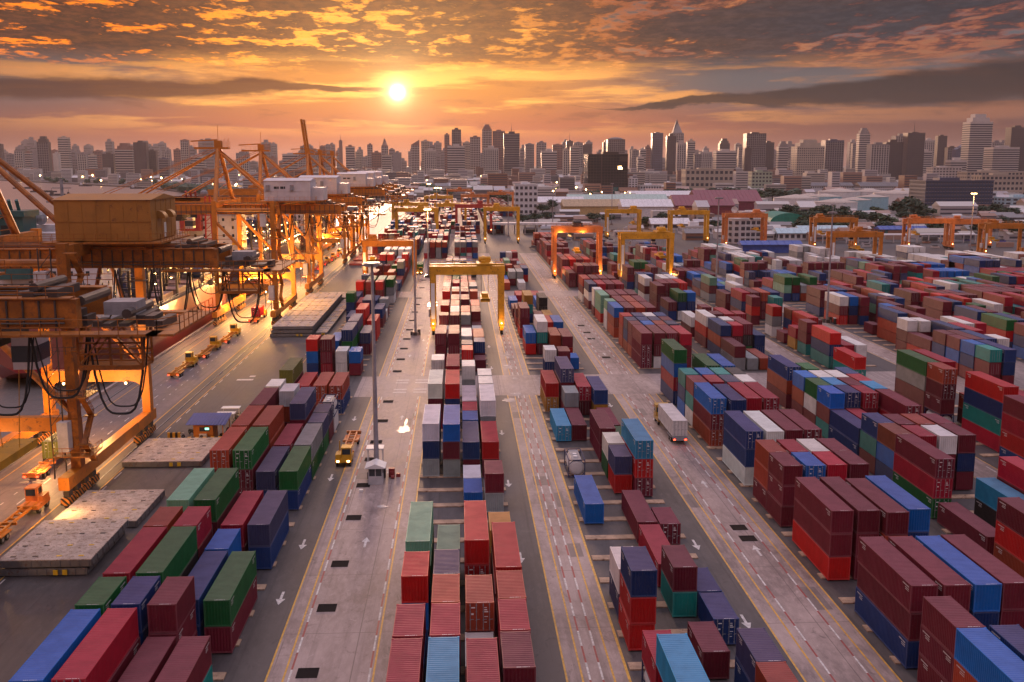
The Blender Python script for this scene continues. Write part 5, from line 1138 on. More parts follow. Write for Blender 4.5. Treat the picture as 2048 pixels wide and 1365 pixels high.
def facade(m, w, d, z0, z1, style, pitch, y0=0.0):
    """real relief on the front and both sides: bands, ribs or window grids"""
    n = max(2, int((z1 - z0) / pitch)); p = (z1 - z0) / n
    if style in 'bh':
        for k in range(n): z = z0 + k * p; m.box(-.35, w + .35, y0 - .35, d + .35, z + p * .62, z + p * .95, m=1)
        for k in range(n): z = z0 + k * p; m.box(-.1, w + .1, y0 - .1, d + .1, z + p * .08, z + p * .60, m=0)
    elif style == 'v':
        q_ = max(3, int(w / 5.0))
        for k in range(q_): x = (k + .25) * w / q_; m.box(x, x + w / q_ * .5, y0 - .12, y0, z0 + 1, z1 - 2, m=0)
        for k in range(q_ + 1): x = k * w / q_; m.box(x - .5, x + .5, y0 - .8, y0, z0, z1 + .6, m=1)
        for k in range(n): z = z0 + k * p; m.box(0, w, y0 - .3, y0, z, z + p * .22, m=1)
    else:
        q_ = max(3, int(w / 4.6))
        for k in range(n):
            z = z0 + (k + .25) * p
            for j in range(q_): x = (j + .22) * w / q_; m.box(x, x + w / q_ * .56, y0 - .12, y0, z, z + p * .5, m=0)
            for s_ in (-.1, w):
                for j in range(3): y = y0 + (j + .2) * (d - y0) / 3; m.box(s_, s_ + .1, y, y + (d - y0) / 3 * .6, z, z + p * .5, m=0)
    return m
PLACEN = ['first', 'second', 'third', 'fourth', 'fifth', 'sixth', 'seventh', 'eighth', 'ninth', 'tenth']
def tower(x0, x1, yt, Y, style, c_, label, d=None, cap=None, pitch=None, rz=0.0, name='tower_block', cat='tower'):
    a, b_ = spot(x0, Y), spot(x1, Y); w = b_ - a; h = high((x0 + x1) / 2, yt, Y); d = d or max(16, w * .7)
    r = empty(name, (a, Y, 0), label, cat, 'skyline towers' if cat == 'tower' else None, rz=rz)
    m = MB(); m.box(0, w, 0, d, 0, h); m.build('wall', FC[c_], r)
    if style != '-':
        facade(MB(), 1, 1, 0, 1, 'b', 1) if 0 else None
        m = facade(MB(), w, d, 3, h - 1.5, style, pitch or max(3.6, Y / 480.0)); o = m.build('window_rows', [WN, WL if c_ not in 'dkn' else FC['g']], r); o['kind'] = 'stuff'
    rn = random.Random(int(x0 * 7 + yt)); m = MB(); m.box(w * .3, w * .7, d * .3, d * .7, h, h + rn.uniform(3, 7)); m.box(-.3, w + .3, -.3, d + .3, h, h + 1.2)
    if cap == 'spire': m.tube((w * .5, d * .5, h), (w * .5, d * .5, h + 28), 1.0, 6, .2)
    m.build('roof', FC[c_], r)
    if cap == 'dome': m = MB(); m.ball((w / 2, d / 2, h - 1), w / 2, 16, sy=d / w, sz=.35); m.build('dome', FC[c_], r)
    if cap == 'point':
        m = MB(); i = 0; t_ = h + w * 1.15; m.v = [(w * .1, 0, h), (w * .9, 0, h), (w * .9, d, h), (w * .1, d, h), (w * .42, d * .3, t_), (w * .60, d * .7, t_ - w * .25)]
        m.f = [(0, 1, 5, 4), (1, 2, 5), (2, 3, 4, 5), (3, 0, 4)]; m.mi = [0] * 4; m.build('crown', FC[c_], r)
    if cap == 'step': m = MB(); m.box(w * .12, w * .88, d * .1, d * .9, h, h + 9); m.box(w * .25, w * .75, d * .2, d * .8, h + 9, h + 16); m.build('upper_storeys', FC[c_], r)
    if cap == 'slope':
        m = MB(); m.v = [(0, 0, h), (w, 0, h), (w, d, h), (0, d, h), (w, 0, h + w * .6), (w, d, h + w * .6)]; m.f = [(0, 1, 4), (1, 2, 5, 4), (3, 5, 2), (0, 4, 5, 3)]; m.mi = [0] * 4; m.build('sloped_crown', FC[c_], r)
    return r
CWN = {'w': 'pale', 'c': 'cream', 'd': 'dark', 'n': 'slate blue', 'r': 'reddish', 'g': 'grey', 'k': 'blackish', 'e': 'greenish'}
SWN = {'b': 'banded', 'h': 'banded', 'v': 'ribbed', 'g': 'gridded', '-': 'plain'}
SKY = []
def t(*a, **k): SKY.append((a, k))
# bearing left, bearing right, top, distance, relief, colour
t(2, 12, 289, 3600, '-', 'd'); t(20, 33, 309, 3300, 'g', 'g'); t(36, 52, 302, 3100, 'v', 'g'); t(55, 68, 306, 3500, 'b', 'r'); t(72, 80, 303, 3900, '-', 'g'); t(82, 104, 285, 2900, 'v', 'd', cap='step'); t(110, 120, 301, 3700, '-', 'r')
t(124, 144, 276, 3200, 'b', 'c'); t(112, 123, 308, 3000, '-', 'w'); t(147, 160, 318, 3300, 'g', 'g'); t(161, 178, 309, 3100, 'v', 'g'); t(182, 196, 311, 3400, 'b', 'c'); t(192, 208, 303, 3600, 'g', 'r'); t(210, 232, 309, 2900, 'g', 'd'); t(236, 270, 299, 2800, 'b', 'r', cap='step')
t(273, 298, 286, 2700, '-', 'd'); t(299, 317, 303, 2750, 'g', 'd'); t(322, 340, 318, 2500, 'b', 'n'); t(334, 345, 305, 3300, 'v', 'g'); t(352, 366, 300, 3200, 'g', 'r'); t(367, 382, 281, 3100, 'v', 'r'); t(386, 412, 313, 2500, 'b', 'w'); t(440, 470, 322, 3000, 'g', 'g', cap='dome'); t(476, 500, 307, 2900, 'v', 'g')
t(540, 556, 316, 3300, '-', 'r'); t(568, 597, 309, 2500, 'b', 'w'); t(604, 620, 293, 3400, 'v', 'r'); t(642, 653, 293, 3700, 'g', 'r'); t(681, 687, 282, 3900, '-', 'r', cap='spire'); t(694, 711, 294, 3500, 'b', 'r'); t(713, 724, 304, 3600, 'g', 'c'); t(737, 747, 290, 3600, 'v', 'r')
t(765, 778, 292, 3700, 'v', 'r', cap='point'); t(745, 764, 306, 3200, 'g', 'r'); t(766, 784, 311, 2900, 'b', 'c'); t(788, 804, 306, 3500, '-', 'g'); t(824, 840, 290, 3400, 'v', 'r', cap='slope'); t(844, 860, 283, 3200, 'g', 'c'); t(850, 873, 301, 2900, 'v', 'w')
t(890, 900, 270, 3700, 'g', 'r'); t(905, 923, 260, 3400, 'v', 'd'); t(896, 930, 293, 2600, 'b', 'w'); t(926, 944, 286, 3300, 'g', 'c'); t(941, 961, 275, 3200, 'v', 'r'); t(965, 984, 259, 3500, 'v', 'r', cap='step'); t(968, 997, 297, 2600, 'v', 'w'); t(986, 1010, 263, 3300, 'g', 'r'); t(1008, 1039, 268, 2900, 'b', 'd', cap='spire')
t(1050, 1068, 289, 3500, 'g', 'g'); t(1073, 1092, 286, 3400, 'v', 'g'); t(1083, 1113, 303, 2600, 'b', 'w'); t(1105, 1124, 290, 3300, 'g', 'r'); t(1132, 1145, 283, 3400, 'g', 'd', cap='spire'); t(1147, 1164, 286, 3200, 'v', 'g'); t(1160, 1182, 291, 3500, 'g', 'd'); t(1140, 1157, 294, 2700, 'b', 'c'); t(1126, 1139, 300, 2900, 'v', 'c')
t(1205, 1216, 286, 3000, 'v', 'd'); t(1214, 1248, 280, 2900, 'v', 'd', cap='dome'); t(1262, 1276, 301, 3300, 'g', 'g'); t(1278, 1290, 299, 3100, 'b', 'w'); t(1288, 1300, 294, 3500, 'g', 'r'); t(1302, 1323, 267, 3000, 'g', 'n'); t(1274, 1286, 315, 2400, 'b', 'w')
t(1331, 1350, 273, 2700, 'g', 'd'); t(1340, 1364, 267, 3000, 'v', 'g', cap='point'); t(1352, 1369, 287, 2600, 'v', 'w'); t(1372, 1387, 283, 3100, 'b', 'c'); t(1387, 1399, 309, 2700, 'g', 'g'); t(1398, 1421, 305, 2900, 'v', 'w'); t(1430, 1469, 303, 2100, 'b', 'w'); t(1436, 1456, 288, 3200, 'g', 'd', cap='step')
t(1474, 1487, 296, 3300, 'g', 'g'); t(1489, 1527, 268, 2700, 'v', 'd'); t(1486, 1500, 297, 2500, '-', 'd'); t(1524, 1544, 286, 2800, 'g', 'd'); t(1553, 1572, 294, 3000, 'b', 'g', cap='step'); t(1534, 1546, 300, 3400, '-', 'g')
t(1590, 1644, 294, 2300, 'g', 'c', cap='step'); t(1646, 1682, 282, 2500, 'v', 'n'); t(1700, 1711, 288, 3100, 'g', 'g'); t(1712, 1733, 268, 2900, 'b', 'g', cap='step'); t(1737, 1772, 290, 2100, 'v', 'g'); t(1766, 1800, 286, 2150, 'g', 'd'); t(1784, 1816, 273, 2400, 'v', 'g'); t(1808, 1842, 267, 2350, 'g', 'd', cap='spire')
t(1842, 1862, 281, 2900, 'v', 'w'); t(1840, 1858, 303, 2500, 'b', 'w'); t(1868, 1886, 273, 2700, 'g', 'd'); t(1889, 1909, 296, 2500, 'v', 'd'); t(1905, 1928, 300, 2200, '-', 'n', cap='slope'); t(1930, 1974, 245, 2000, 'b', 'w', cap='step'); t(1976, 1999, 286, 2600, 'v', 'g'); t(1979, 2031, 296, 1900, 'b', 'w'); t(2012, 2044, 256, 2500, 'g', 'd'); t(2038, 2062, 280, 2700, 'v', 'd'); t(1896, 1928, 322, 1850, 'b', 'w')
SKY.sort(key=lambda q_: q_[0][0]); cnt = {}
for a_, k_ in SKY:
    key = (CWN[a_[5]], SWN[a_[4]], {'spire': 'topped by a spire', 'dome': 'with a domed top', 'point': 'with a pointed crown', 'step': 'with a stepped top', 'slope': 'with a slanting top', None: 'with a flat top'}[k_.get('cap')])
    cnt.setdefault(key, []).append((a_, k_))
for key, lst in cnt.items():
    for n_, (a_, k_) in enumerate(lst):
        lb = '%s %s tower %s on the skyline' % key if len(lst) == 1 else '%s %s tower %s, %s from the left of its kind' % (*key, ORD[n_])
        tower(*a_, lb, **k_)

# nearer buildings, each with its own windows
def block(x, y, w, d, h, c_, label, nx, nz, roof='flat', rc=None, name='building', rz=0.0, win=True, side=True, sgap=0.0, cat='building', group=None):
    r = empty(name, (x, y, 0), label, cat, group, rz=rz); m = MB(); m.box(0, w, 0, d, 0, h); wl_ = m.build('wall', c_, r)
    if win and nx * nz <= 300:
        ww, wh_ = w / nx * .6, h / nz * .48; m = MB(); m.box(0, ww, 0, .12, 0, wh_, m=0); m.box(-.12, ww + .12, -.12, .0, -.22, -.05, m=1); me = m.mesh('window', [WN, WL])
        for k in range(nz):
            for j in range(nx): o = put('window', me, r); o.location = ((j + .2) * w / nx, -.10, (k + .32) * h / nz)
        if side:
            m = MB(); n_ = max(2, int(d / (w / nx)))
            for k in range(nz):
                for j in range(n_): m.box(-.08, 0, (j + .2) * d / n_, (j + .75) * d / n_, (k + .32) * h / nz, (k + .8) * h / nz)
            m.build('side_windows', WN, r)['kind'] = 'stuff'
    rcm = rc or c_; m = MB()
    if roof == 'flat': m.box(-.3, w + .3, -.3, .2, h, h + .9); m.box(-.3, .2, .2, d + .3, h, h + .9); m.box(w - .2, w + .3, .2, d + .3, h, h + .9); m.box(0, w, .2, d, h, h + .15); m.box(w * .3, w * .6, d * .4, d * .8, h + .15, h + 3)
    elif roof == 'gable':
        e = .8; m.v = [(-e, -e, h), (w + e, -e, h), (w + e, d / 2, h + d * .22), (-e, d / 2, h + d * .22), (w + e, d + e, h), (-e, d + e, h), (-e, -e, h - .3), (w + e, -e, h - .3), (w + e, d + e, h - .3), (-e, d + e, h - .3)]
        m.f = [(0, 1, 2, 3), (3, 2, 4, 5), (1, 7, 8, 4, 2), (0, 3, 5, 9, 6), (0, 6, 7, 1), (6, 9, 8, 7)]; m.mi = [0] * 6
        for k in range(int(w / 4)): m.bar((k * 4 + 2, -e, h + .06), (k * 4 + 2, d / 2, h + d * .22 + .1), .18, .16)
    elif roof == 'barrel':
        n_ = 12
        for k in range(n_):
            a0, a1 = math.pi * k / n_, math.pi * (k + 1) / n_; f0 = lambda a: (w / 2 - w / 2 * math.cos(a), h + w * .26 * math.sin(a))
            (xa, za), (xb, zb) = f0(a0), f0(a1); m.quad((xa, 0, za), (xb, 0, zb), (xb, d, zb), (xa, d, za)); m.quad((w / 2, 0, h), (xb, 0, zb), (xa, 0, za), (w / 2, 0, h + .01))
    m.build('roof', rcm, r); return r
wht = mat('office_white', (.66, .66, .68), .5, var=.06); mar = mat('maroon_roof_sheet', (.20, .035, .06), .45); ylw = mat('yellow_wall', (.52, .36, .16), .6); grs = mat('pale_green_roof', (.36, .48, .44), .4); whs = mat('white_roof_sheet', (.66, .64, .66), .45)
dgr = mat('green_barrel_roof', (.02, .22, .16), .4); blu = mat('blue_roof', (.04, .09, .36), .45); gl2 = mat('tinted_curtain_wall', (.035, .04, .045), .15, var=.2, nscale=.05); tealg = mat('teal_glass', (.04, .16, .16), .12); navw = mat('navy_flats_wall', (.055, .075, .14), .5); cyw = mat('pale_blue_wall', (.40, .55, .62), .5); brick = mat('brick_wall', (.22, .10, .08), .7)
# glass cube office
X0 = spot(1175, 1380); X1 = spot(1254, 1380); r = empty('glass_office', (X0, 1380, 0), 'dark glass cube office standing alone in front of the skyline', 'office'); w_, d_, h_ = X1 - X0, 46, high(1215, 310, 1380)
m = MB(); m.box(0, w_, 0, d_, 0, h_); m.build('wall', gl2, r); m = MB(); m.box(w_ * .34, w_ + .2, -.3, 0, 2, 13); m.build('teal_base', tealg, r)
m = MB()
for k in range(14): z = 4 + k * (h_ - 4) / 14; m.box(-.15, w_ + .15, -.25, -.02, z, z + .5)
for k in range(15): x = k * w_ / 14; m.box(x - .12, x + .12, -.3, -.02, 0, h_)
m.box(w_ * .33, w_ * .36, -.6, 0, 0, h_); m.box(w_ * .8, w_, -.5, 0, h_ - 9, h_ - 2); m.build('mullions', steel, r)['kind'] = 'stuff'
m = MB(); m.box(-.4, w_ + .4, -.4, d_ + .4, h_, h_ + 1); m.box(w_ * .4, w_ * .8, 10, 30, h_ + 1, h_ + 4); m.build('roof', steel, r)
m = MB()
for k in range(14): m.box(w_ * .76 + (k % 5) * 1.2, w_ * .76 + (k % 5) * 1.2 + .7, -.34, -.3, h_ * .66 + (k // 5) * 1.6, h_ * .66 + (k // 5) * 1.6 + .8)
m.build('lit_windows', warm, r)
block(X1 + 1, 1375, 12, 26, high(1262, 358, 1380), wht, 'white block with dark windows attached right of the glass cube', 3, 8)
block(X1 + 14, 1360, 28, 24, high(1280, 372, 1360), wht, 'low white office with a grid of windows right of the glass cube', 8, 3)
# round-cornered white office
r = empty('white_office', (151.5, 575, 0), 'white four storey office with rounded left corner and rooftop sign', 'office'); n_ = 7
pts = [(0 + 6 - 6 * math.sin(a), 6 - 6 * math.cos(a)) for a in [0, .4, .8, 1.2, 1.57]][::-1] + [(21, 0), (21, 14), (0, 14)]
m = MB(); m.prism(pts, 0, 13.6); m.build('wall', wht, r)
for k in range(4):
    z = .9 + k * 3.3; m = MB(); m.box(0, 2.1, 0, .12, 0, 1.9); me = m.mesh('window', WN)
    for j in range(5): o = put('window', me, r); o.location = (6.6 + j * 2.9, -.1, z)
    for a in (.35, .95): o = put('window', me, r); o.location = (6 - 6.1 * math.sin(a) - .9, 6 - 6.1 * math.cos(a), z); o.rotation_euler = (0, 0, -a)
m = MB()
for j in range(6): m.box(6.1 + j * 2.9, 6.5 + j * 2.9, -.35, 0, 0, 13.6)
for k in range(5): m.box(6, 21.2, -.3, 0, k * 3.3, k * 3.3 + .45)
m.build('facade_frame', wht, r)
m = MB(); m.prism([(x * 1.0, y - .5) for x, y in pts], 13.6, 14.2)
for j in range(24): m.box(6 + j * .63, 6.3 + j * .63, -.5, -.3, 14.2, 15.1)
m.box(8, 16, 4, 11, 14.2, 17.6); m.box(7.5, 17.5, 3.5, 11.5, 17.6, 17.9); m.build('parapet', wht, r)
fc = bpy.data.curves.new('sign', 'FONT'); fc.body = 'EVYO'; fc.size = 2.0; fc.extrude = .12; fc.materials.append(white); ob_ = bpy.data.objects.new('sign_outline', fc); link(ob_); bpy.context.view_layer.update(); me = bpy.data.meshes.new_from_object(ob_); bpy.data.objects.remove(ob_); o = bpy.data.objects.new('rooftop_sign', me); link(o, r); o.location = (6.2, -.6, 13.3); o.rotation_euler = (math.pi / 2, 0, 0)
m = MB()
for k in range(8):
    a0, a1 = k * math.pi / 4, (k + 1) * math.pi / 4; m.quad((3 + 0, 3, 19), (3 + 1.9 * math.cos(a0), 2.2, 19 + 1.9 * math.sin(a0)), (3 + 1.9 * math.cos(a1), 2.2, 19 + 1.9 * math.sin(a1)), (3, 3.01, 19))
m.tube((3, 3.2, 14.2), (3, 3.2, 19), .15, 6); m.build('satellite_dish', white, r)
block(211, 696, 26, 34, 4.5, dgr, 'green hall with a rounded barrel roof behind the white office', 4, 1, roof='barrel', rc=dgr, win=False, name='barrel_hall')
block(spot(1128, 905), 905, 72, 26, 7.5, ylw, 'long yellow-walled warehouse left of centre right', 12, 1, roof='gable', rc=mat('tan_roof', (.42, .30, .18), .6), win=False, name='warehouse')
block(spot(1138, 985), 985, 95, 30, 8.5, mat('pinkish_wall', (.42, .30, .27), .6), 'very long warehouse with pale green roof behind the yellow one', 16, 1, roof='gable', rc=grs, win=False, name='warehouse')
block(spot(1246, 860), 860, 42, 26, 9, whs, 'white hipped shed between two yellow gantries', 5, 1, roof='gable', rc=whs, win=False, name='warehouse')
block(spot(1352, 905), 905, 52, 40, 8, mar, 'left of the two large maroon-roofed sheds', 6, 1, roof='gable', rc=mar, win=False, name='warehouse')
block(spot(1395, 975), 975, 62, 46, 9, mar, 'right and larger of the two maroon-roofed sheds', 6, 1, roof='gable', rc=mar, win=False, name='warehouse')
block(spot(1260, 1180), 1180, 130, 26, 7.5, whs, 'long low white shed behind the pale green roof', 20, 1, roof='gable', rc=whs, win=False, name='warehouse')
block(spot(1305, 700), 700, 26, 16, 4, wht, 'white tented shed under the second yellow gantry', 4, 1, roof='gable', rc=whs, name='shed')
block(spot(1362, 660), 655, 20, 12, 4.5, wht, 'low white office beside the dark roofs', 6, 1, roof='flat', name='shed')
block(spot(1560, 600), 600, 24, 12, 4.2, wht, 'low white hut with pale blue roof right of the white office', 7, 1, roof='gable', rc=cyw, name='shed')
block(spot(1605, 625), 625, 30, 14, 3.6, wht, 'blue-roofed canteen left of the rust-yellow gantry', 7, 1, roof='gable', rc=cyw, name='shed')
block(spot(1765, 640), 640, 34, 9, 3.6, mat('dim_green_wall', (.10, .22, .20), .6), 'long shed with bright blue roof between gantries at right', 9, 1, roof='gable', rc=blu, name='shed')
block(spot(1500, 505), 515, 30, 8, 4.2, blu, 'blue roofed shelter at the foot of the white office', 8, 1, roof='gable', rc=blu, win=False, name='shed')
block(spot(1850, 900), 900, spot(1985, 900) - spot(1850, 900), 34, high(1915, 363, 900), navw, 'dark blue block of flats behind the right-hand gantries', 24, 9, roof='flat', rc=FC['n'], name='apartment_block')
block(spot(2010, 930), 930, 40, 20, high(2030, 397, 930), cyw, 'pale blue and white block of flats at right edge', 6, 4, name='apartment_block')
block(spot(1972, 950), 950, 10, 18, high(1980, 385, 950), wht, 'narrow white house between the two blue blocks', 2, 4, name='house')
block(spot(1577, 1420), 1420, spot(1705, 1420) - spot(1577, 1420), 20, high(1640, 372, 1420), wht, 'long white barracks-like block left, behind the tanks', 30, 3, roof='gable', rc=FC['d'], name='apartment_block')
block(spot(1720, 1380), 1380, spot(1842, 1380) - spot(1720, 1380), 24, high(1780, 373, 1380), wht, 'long white block with dark pagoda-like roof, right behind the tanks', 28, 4, roof='gable', rc=FC['d'], name='apartment_block')
block(spot(1502, 1500), 1500, 30, 20, high(1520, 345, 1500), FC['e'], 'small pale green office block beside the dark trees', 6, 6, name='office')
block(spot(1030, 900), 905, 20, 16, high(1035, 371, 905), wht, 'white five storey block left of centre by the trees', 5, 5, name='office')
block(spot(1060, 960), 960, 50, 22, 9, whs, 'low hangar with white curved roof beside the white block', 6, 1, roof='gable', rc=whs, win=False, name='warehouse')
block(spot(1960, 1180), 1180, 60, 24, high(1990, 352, 1180), FC['c'], 'cream banded block above the pale blue flats', 12, 5, name='office')
block(spot(1862, 1600), 1600, 46, 24, high(1880, 336, 1600), FC['w'], 'white gridded block left of the tallest right-hand tower', 9, 9, name='office')
block(spot(1930, 1500), 1500, 90, 30, high(1970, 345, 1500), FC['c'], 'broad pale block at the foot of the tallest right tower', 16, 6, name='office')
block(spot(1370, 1500), 1500, 70, 30, high(1390, 340, 1500), FC['c'], 'broad cream car park building below the pointed tower', 10, 4, name='office')
# gate canopy with posts
r = empty('gate_canopy', (21, 655, 0), 'long white gate canopy on posts behind the fourth block', 'canopy'); m = MB(); m.box(0, 62, 0, 9, 6.2, 7.4); m.build('roof', whs, r)
for k in range(10): m = MB(); m.box(k * 6.7 + .2, k * 6.7 + .9, 3.5, 5, 0, 6.2); m.build('post', bwall, r)
r = empty('long_canopy', (205, 575, 0), 'long low white roofed shelter behind the white reefers', 'canopy'); m = MB(); m.box(0, 90, 0, 8, 4.4, 4.9); m.build('roof', whs, r)
for k in range(14): m = MB(); m.box(k * 6.8, k * 6.8 + .5, .3, .8, 0, 4.4); m.build('post', bwall, r)
# oil tanks
tkw = mat('tank_white', (.68, .69, .70), .5, var=.06); tkb = mat('tank_pale_blue', (.30, .52, .60), .5, var=.08); tkr = mat('tank_roof_tan', (.50, .42, .36), .6)
for px_, Y, rad, h_, ms_, lb in ((1500, 1010, 17, 10, tkw, 'leftmost white oil tank, half hidden by the maroon roof'), (1592, 1010, 22, 11, tkw, 'large white oil tank with a pointed white roof'), (1550, 935, 17, 7, tkb, 'low pale oil tank in front of the large pointed one'), (1672, 930, 19, 10, tkw, 'white oil tank in front, partly behind trees'), (1708, 985, 16, 10, tkb, 'pale blue oil tank in the middle of the tank farm'), (1650, 1090, 17, 10, tkb, 'pale blue oil tank at the back left'), (1745, 1010, 15, 12, tkb, 'bright blue oil tank right of the middle'), (1678, 1200, 24, 12, tkw, 'tan-roofed oil tank at the back left'), (1790, 1060, 22, 14, tkw, 'tan-roofed white oil tank at the right end'), (1738, 1200, 20, 12, tkw, 'tan-roofed oil tank at the back in the middle'), (1620, 1150, 16, 9, tkb, 'small pale blue oil tank behind the pointed one')):
    r = empty('oil_tank', (spot(px_, Y), Y, 0), lb, 'oil tank', 'oil tanks of the tank farm'); m = MB(); m.tube((0, 0, 0), (0, 0, h_), rad, 32); m.build('shell', ms_, r)
    m = MB(); m.tube((0, 0, h_), (0, 0, h_ + rad * .16), rad + .3, 32, .6); m.build('roof', tkr if 'tan' in lb else tkw, r); m = MB()
    for k in range(16): a0, a1 = k * math.pi / 8, (k + 1) * math.pi / 8; m.bar((rad * math.cos(a0), rad * math.sin(a0), h_ + 1.1), (rad * math.cos(a1), rad * math.sin(a1), h_ + 1.1), .12)
    m.bar((-rad * .7, -rad * .72, 0), (rad * .1, -rad - .3, h_), .6, .2); m.build('stairway', grey, r)

# low-rise districts nobody could count
low = MB(); low.c = []; rn = random.Random(21)
LC = [(.5, .47, .45), (.42, .38, .34), (.26, .14, .10), (.55, .53, .52), (.20, .19, .20), (.34, .22, .18), (.45, .42, .44)]
def shed(x, y, w, d, h, gable):
    c_ = rn.choice(LC); low.box(x, x + w, y, y + d, 0, h); low.c += [c_] * 6
    for k in range(max(1, int(h / 3.2))):
        z = k * 3.2 + 1.1; low.box(x + .6, x + w - .6, y - .12, y, z, z + 1.2); low.c += [(.07, .07, .09)] * 6
    if gable:
        c2 = rn.choice(LC); i = len(low.v); low.v += [(x - .5, y - .5, h), (x + w + .5, y - .5, h), (x + w + .5, y + d / 2, h + d * .25), (x - .5, y + d / 2, h + d * .25), (x + w + .5, y + d + .5, h), (x - .5, y + d + .5, h)]
        low.f += [(i, i + 1, i + 2, i + 3), (i + 3, i + 2, i + 4, i + 5), (i + 1, i + 4, i + 2), (i, i + 3, i + 5)]; low.mi += [0] * 4; low.c += [c2] * 4
def bankx(Y):
    for (xa, ya), (xb, yb) in zip(bank, bank[1:]):
        if ya <= Y <= yb: return xa + (xb - xa) * (Y - ya) / (yb - ya)
    return QX if Y < 1240 else -9000
for k in range(3400):
    Y = 700 + 2700 * rn.random() ** .8; px_ = rn.uniform(-60, 2110); x = spot(px_, Y)
    if x < bankx(Y) + 25: continue
    if Y < 1250 and x < 120: continue
    if Y < 1300 and 120 < x < 460 and not (rn.random() < .15): continue
    tall = rn.random() < .22 and Y > 1300
    shed(x, Y, rn.uniform(9, 32), rn.uniform(9, 22), rn.uniform(14, 34) if tall else rn.uniform(4, 11), not tall and rn.random() < .6)
for k in range(190):
    Y = rn.uniform(590, 900); px_ = rn.uniform(1440, 2100) if k % 5 else rn.uniform(1060, 1440); shed(spot(px_, Y), Y, rn.uniform(6, 20), rn.uniform(5, 10), rn.uniform(2.8, 4.6), rn.random() < .7)
for k in range(90):                                                 # parked lorries and cars around the gate
    Y = rn.uniform(530, 700); x = rn.uniform(36, 112) if k % 2 else rn.uniform(205, 330); L0 = rn.choice((4.2, 4.2, 9.0)); c_ = rn.choice(LC + [(.6, .6, .6), (.05, .05, .06), (.1, .1, .3)]); low.box(x, x + L0, Y, Y + 1.9, .35, 1.3 if L0 < 5 else 2.9); low.c += [c_] * 6; low.box(x + .9, x + L0 - .9, Y + .15, Y + 1.75, 1.3, 1.8 if L0 < 5 else 2.95); low.c += [(.05, .05, .06) if L0 < 5 else c_] * 6
lm = bpy.data.materials.new('low_rise_paint'); lm.use_nodes = True; a_ = lm.node_tree.nodes.new('ShaderNodeAttribute'); a_.attribute_name = 'Col'; lm.node_tree.links.new(a_.outputs['Color'], lm.node_tree.nodes['Principled BSDF'].inputs['Base Color'])
o = low.build('low_rise_district', lm); o['kind'] = 'stuff'
# hazy towers behind the skyline
bk = MB(); rn = random.Random(77)
for k in range(210):
    Y = rn.uniform(3900, 5600); px_ = rn.uniform(-20, 2070); x = spot(px_, Y); w0 = rn.uniform(22, 46); hh = CAM_H + Y * rn.uniform(.0, .021) * (1.0 if rn.random() < .6 else .5)
    bk.box(x, x + w0, Y, Y + w0, 0, hh); bk.box(x + w0 * .25, x + w0 * .7, Y + 5, Y + w0 * .7, hh, hh + rn.uniform(3, 14))
    for j in range(int(hh / 12)): bk.box(x - .4, x + w0 + .4, Y - .5, Y, j * 12 + 6, j * 12 + 9, m=1)
o = bk.build('hazy_back_towers', [FC['g'], FC['d']]); o['kind'] = 'stuff'
# city lamps
cl_ = MB()
for k in range(420):
    Y = 1100 + 2200 * rn.random(); px_ = rn.choice((rn.uniform(0, 560), rn.uniform(0, 560), rn.uniform(600, 1300), rn.uniform(0, 2048))); x = spot(px_, Y)
    if x < bankx(Y) + 4 or (Y < 1250 and x < 70): continue
    s_ = Y * .00075 * rn.uniform(.5, 1.2); z = rn.uniform(5, 14); cl_.ball((x, Y, z), s_, 6)
o = cl_.build('city_street_lights', warm); o['kind'] = 'stuff'
# boats and barges on the river
bh = mat('barge_hull', (.05, .045, .05), .5)
for k, (px_, py_, L_, lb) in enumerate(((60, 385, 42, 'leftmost dark barge, nearest of the group on the river'), (25, 378, 50, 'dark barge behind the leftmost one'), (95, 392, 30, 'short barge right of the leftmost barge'), (157, 373, 26, 'small tug alone in mid river'), (260, 378, 26, 'tug with a dark square cabin below the far ships'), (215, 368, 90, 'reddish freighter moored at the far bank'), (330, 372, 100, 'long blue-black freighter moored at the far bank'), (420, 380, 110, 'dark freighter moored at the far bank beside the lights'), (130, 395, 24, 'small barge near the crane stays'), (480, 385, 26, 'small white-topped boat right of the crane tower'))):
    a, b_, c_ = ray(px_, py_); kk = (-2.4 - CAM_H) / c_; x, y = a * kk, b_ * kk; r = empty('barge' if L_ < 60 else 'freighter', (x, y, -2.4), lb, 'boat', 'boats on the river')
    h_ = 2.2 if L_ < 60 else 7; W_ = 7 if L_ < 60 else 15; m = MB(); m.prism([(0, 1), (L_ * .08, 0), (L_ * .85, 0), (L_, W_ / 2), (L_ * .85, W_), (L_ * .08, W_), (0, W_ - 1)], -.5, h_); m.build('hull', mat('far_red_hull', (.24, .05, .05), .5) if 'reddish' in lb else bh, r)
    m = MB(); m.box(L_ * .1, L_ * .24, W_ * .2, W_ * .8, h_, h_ + (3 if L_ < 60 else 10)); m.box(L_ * .11, L_ * .20, W_ * .3, W_ * .7, h_ + (3 if L_ < 60 else 10), h_ + (5 if L_ < 60 else 13)); m.tube((L_ * .17, W_ / 2, h_ + 4), (L_ * .17, W_ / 2, h_ + (9 if L_ < 60 else 22)), .25, 5); m.build('deckhouse', creamy if 'tug' in lb or L_ >= 60 else bh, r)
    m = MB(); 
    for j in range(4): m.box(L_ * (.32 + j * .13), L_ * (.42 + j * .13), W_ * .15, W_ * .85, h_, h_ + h_ * .35)
    m.build('hatches', steel, r)

